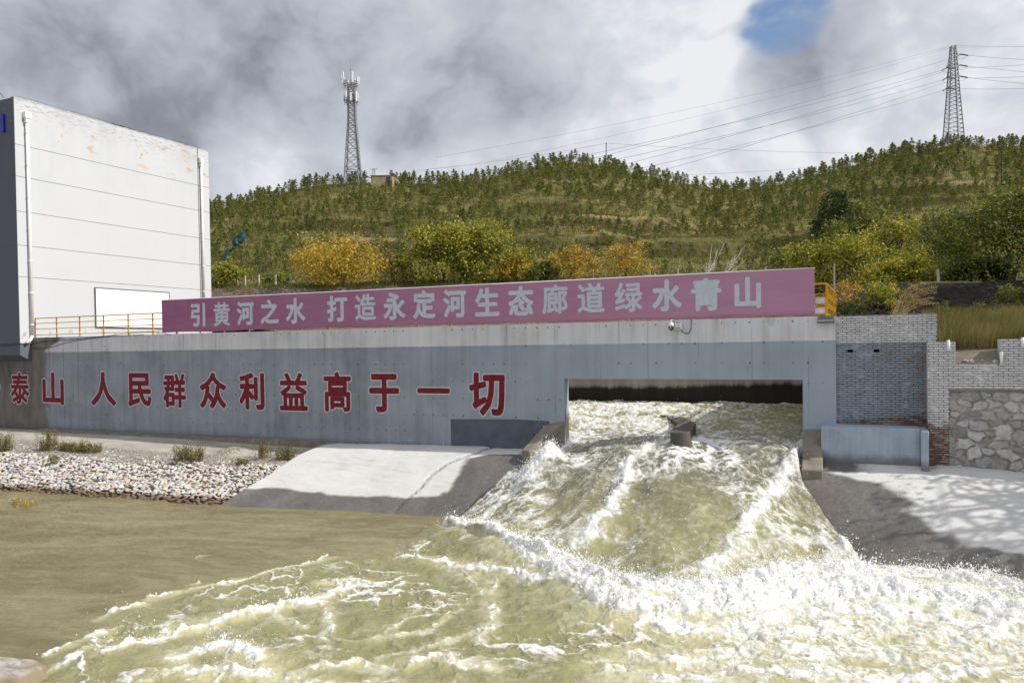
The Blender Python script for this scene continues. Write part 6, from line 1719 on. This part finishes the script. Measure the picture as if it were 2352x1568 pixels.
# crossarms pointing along the line of sight, so the pylon looks slim from here
LD = np.array([math.cos(math.radians(20)), math.sin(math.radians(20)), 0]); AD = np.array([-LD[1], LD[0], 0])
ins = []
M_INS = simple('insulator', (0.10, 0.085, 0.07), 0.4)
for (y, n_) in ((146, 0), (169.5, 1), (194, 2)):
    for sgn in (-1, 1):
        z = zo(y) + (0.9 if sgn < 0 else -0.0)
        h = prof2(z); tip = Pp + AD * sgn * (h + 3.0 - .3 * n_) + np.array([0, 0, z])
        mb = MB()
        for q in (-1, 1):
            mb.bar(Pp + AD * sgn * h + LD * h * q + np.array([0, 0, z + .05]), tip, .07); mb.bar(Pp + AD * sgn * h * .9 + LD * h * q + np.array([0, 0, z + 1.3]), tip, .06)
        mb.build('crossarm', M_DSTEEL, py); ins.append((tip, sgn))
wire_far = []
def sag(a, b, s, n_=22):
    return [a + (b - a) * t_ - np.array([0, 0, s * 4 * t_ * (1 - t_)]) for t_ in np.linspace(0, 1, n_)]
names = ['top', 'second', 'third', 'fourth', 'fifth', 'lowest']
LY = [(146, 360), (163, 365), (178, 372), (196, 382), (208, 392), (226, 403)]; RY = [(134, 141), (151, 157), (167, 170), (184, 188), (200, 203), (214, 217)]
order = [1, 0, 3, 2, 5, 4]
for j, k in enumerate(order):
    tip = ins[k][0]
    eL = atD(1330 + 30 * j, LY[j][1], 150); dL = (eL - tip) / np.linalg.norm(eL - tip); a1 = tip + dL * 2.0 - np.array([0, 0, .35])
    eR = atD(2600, RY[j][0] - 8, 175); dR = (eR - tip) / np.linalg.norm(eR - tip); a2 = tip + dR * 2.0 - np.array([0, 0, .2])
    mb = MB(); mb.tube([tip, a1], .16, 6); mb.build('insulator', M_INS, py)
    mb = MB(); mb.tube([tip, a2], .16, 6); mb.build('insulator', M_INS, py)
    mid = tip - np.array([0, 0, 1.3]); MB().tube([a1, (a1 + mid) / 2 - (0, 0, .3), mid, (a2 + mid) / 2 - (0, 0, .3), a2], .03, 4).build('jumper_wire', M_WIRE, py)
    for (s_, e_, sg, side) in ((a1, eL, .7, 'left'), (a2, eR, .5, 'right')):
        o = MB().tube(sag(s_, e_, sg), .030, 4, False).build('power_line', M_LINE)
        tag(o, '%s of six dark power lines leaving the pylon towards the %s' % (names[j], side), 'power line', 'power lines at the pylon')
tops = [Pp + AD * s_ * .7 + np.array([0, 0, zo(108)]) for s_ in (1, -1)]
for s_, (yl, yr) in zip((0, 1), ((372, 98), (362, 108))):
    for e, side, sg in ((atD(1000 if s_ else 1120, yl, 165), 'left', 1.5), (atD(2600, yr - 6, 175), 'right', .5)):
        o = MB().tube(sag(tops[s_], e, sg), .018, 4, False).build('power_line', M_LINE)
        tag(o, 'very thin %s earth wire running %s from the pylon top' % (('rear', 'front')[s_], side), 'power line', 'power lines at the pylon')
# thin line through the summit pole
for e0, e1, lab in ((atD(955, 392, 168), pa - (0, 0, .15), 'thin line from near the hut up to the summit pole'), (pa - (0, 0, .12), atD(2010, 352, 205), 'thin line running right from the summit pole behind the pylon lines'),
                    (atD(1500, 403, 190), atD(1905, 380, 204), 'low thin line above the right saddle of the hill, upper one'), (atD(1640, 419, 190), atD(1905, 394, 203), 'low thin line above the right saddle of the hill, lower one')):
    tag(MB().tube(sag(e0, e1, .5), .025, 4, False).build('power_line', M_LINE), lab, 'power line', 'thin lines on the hill')
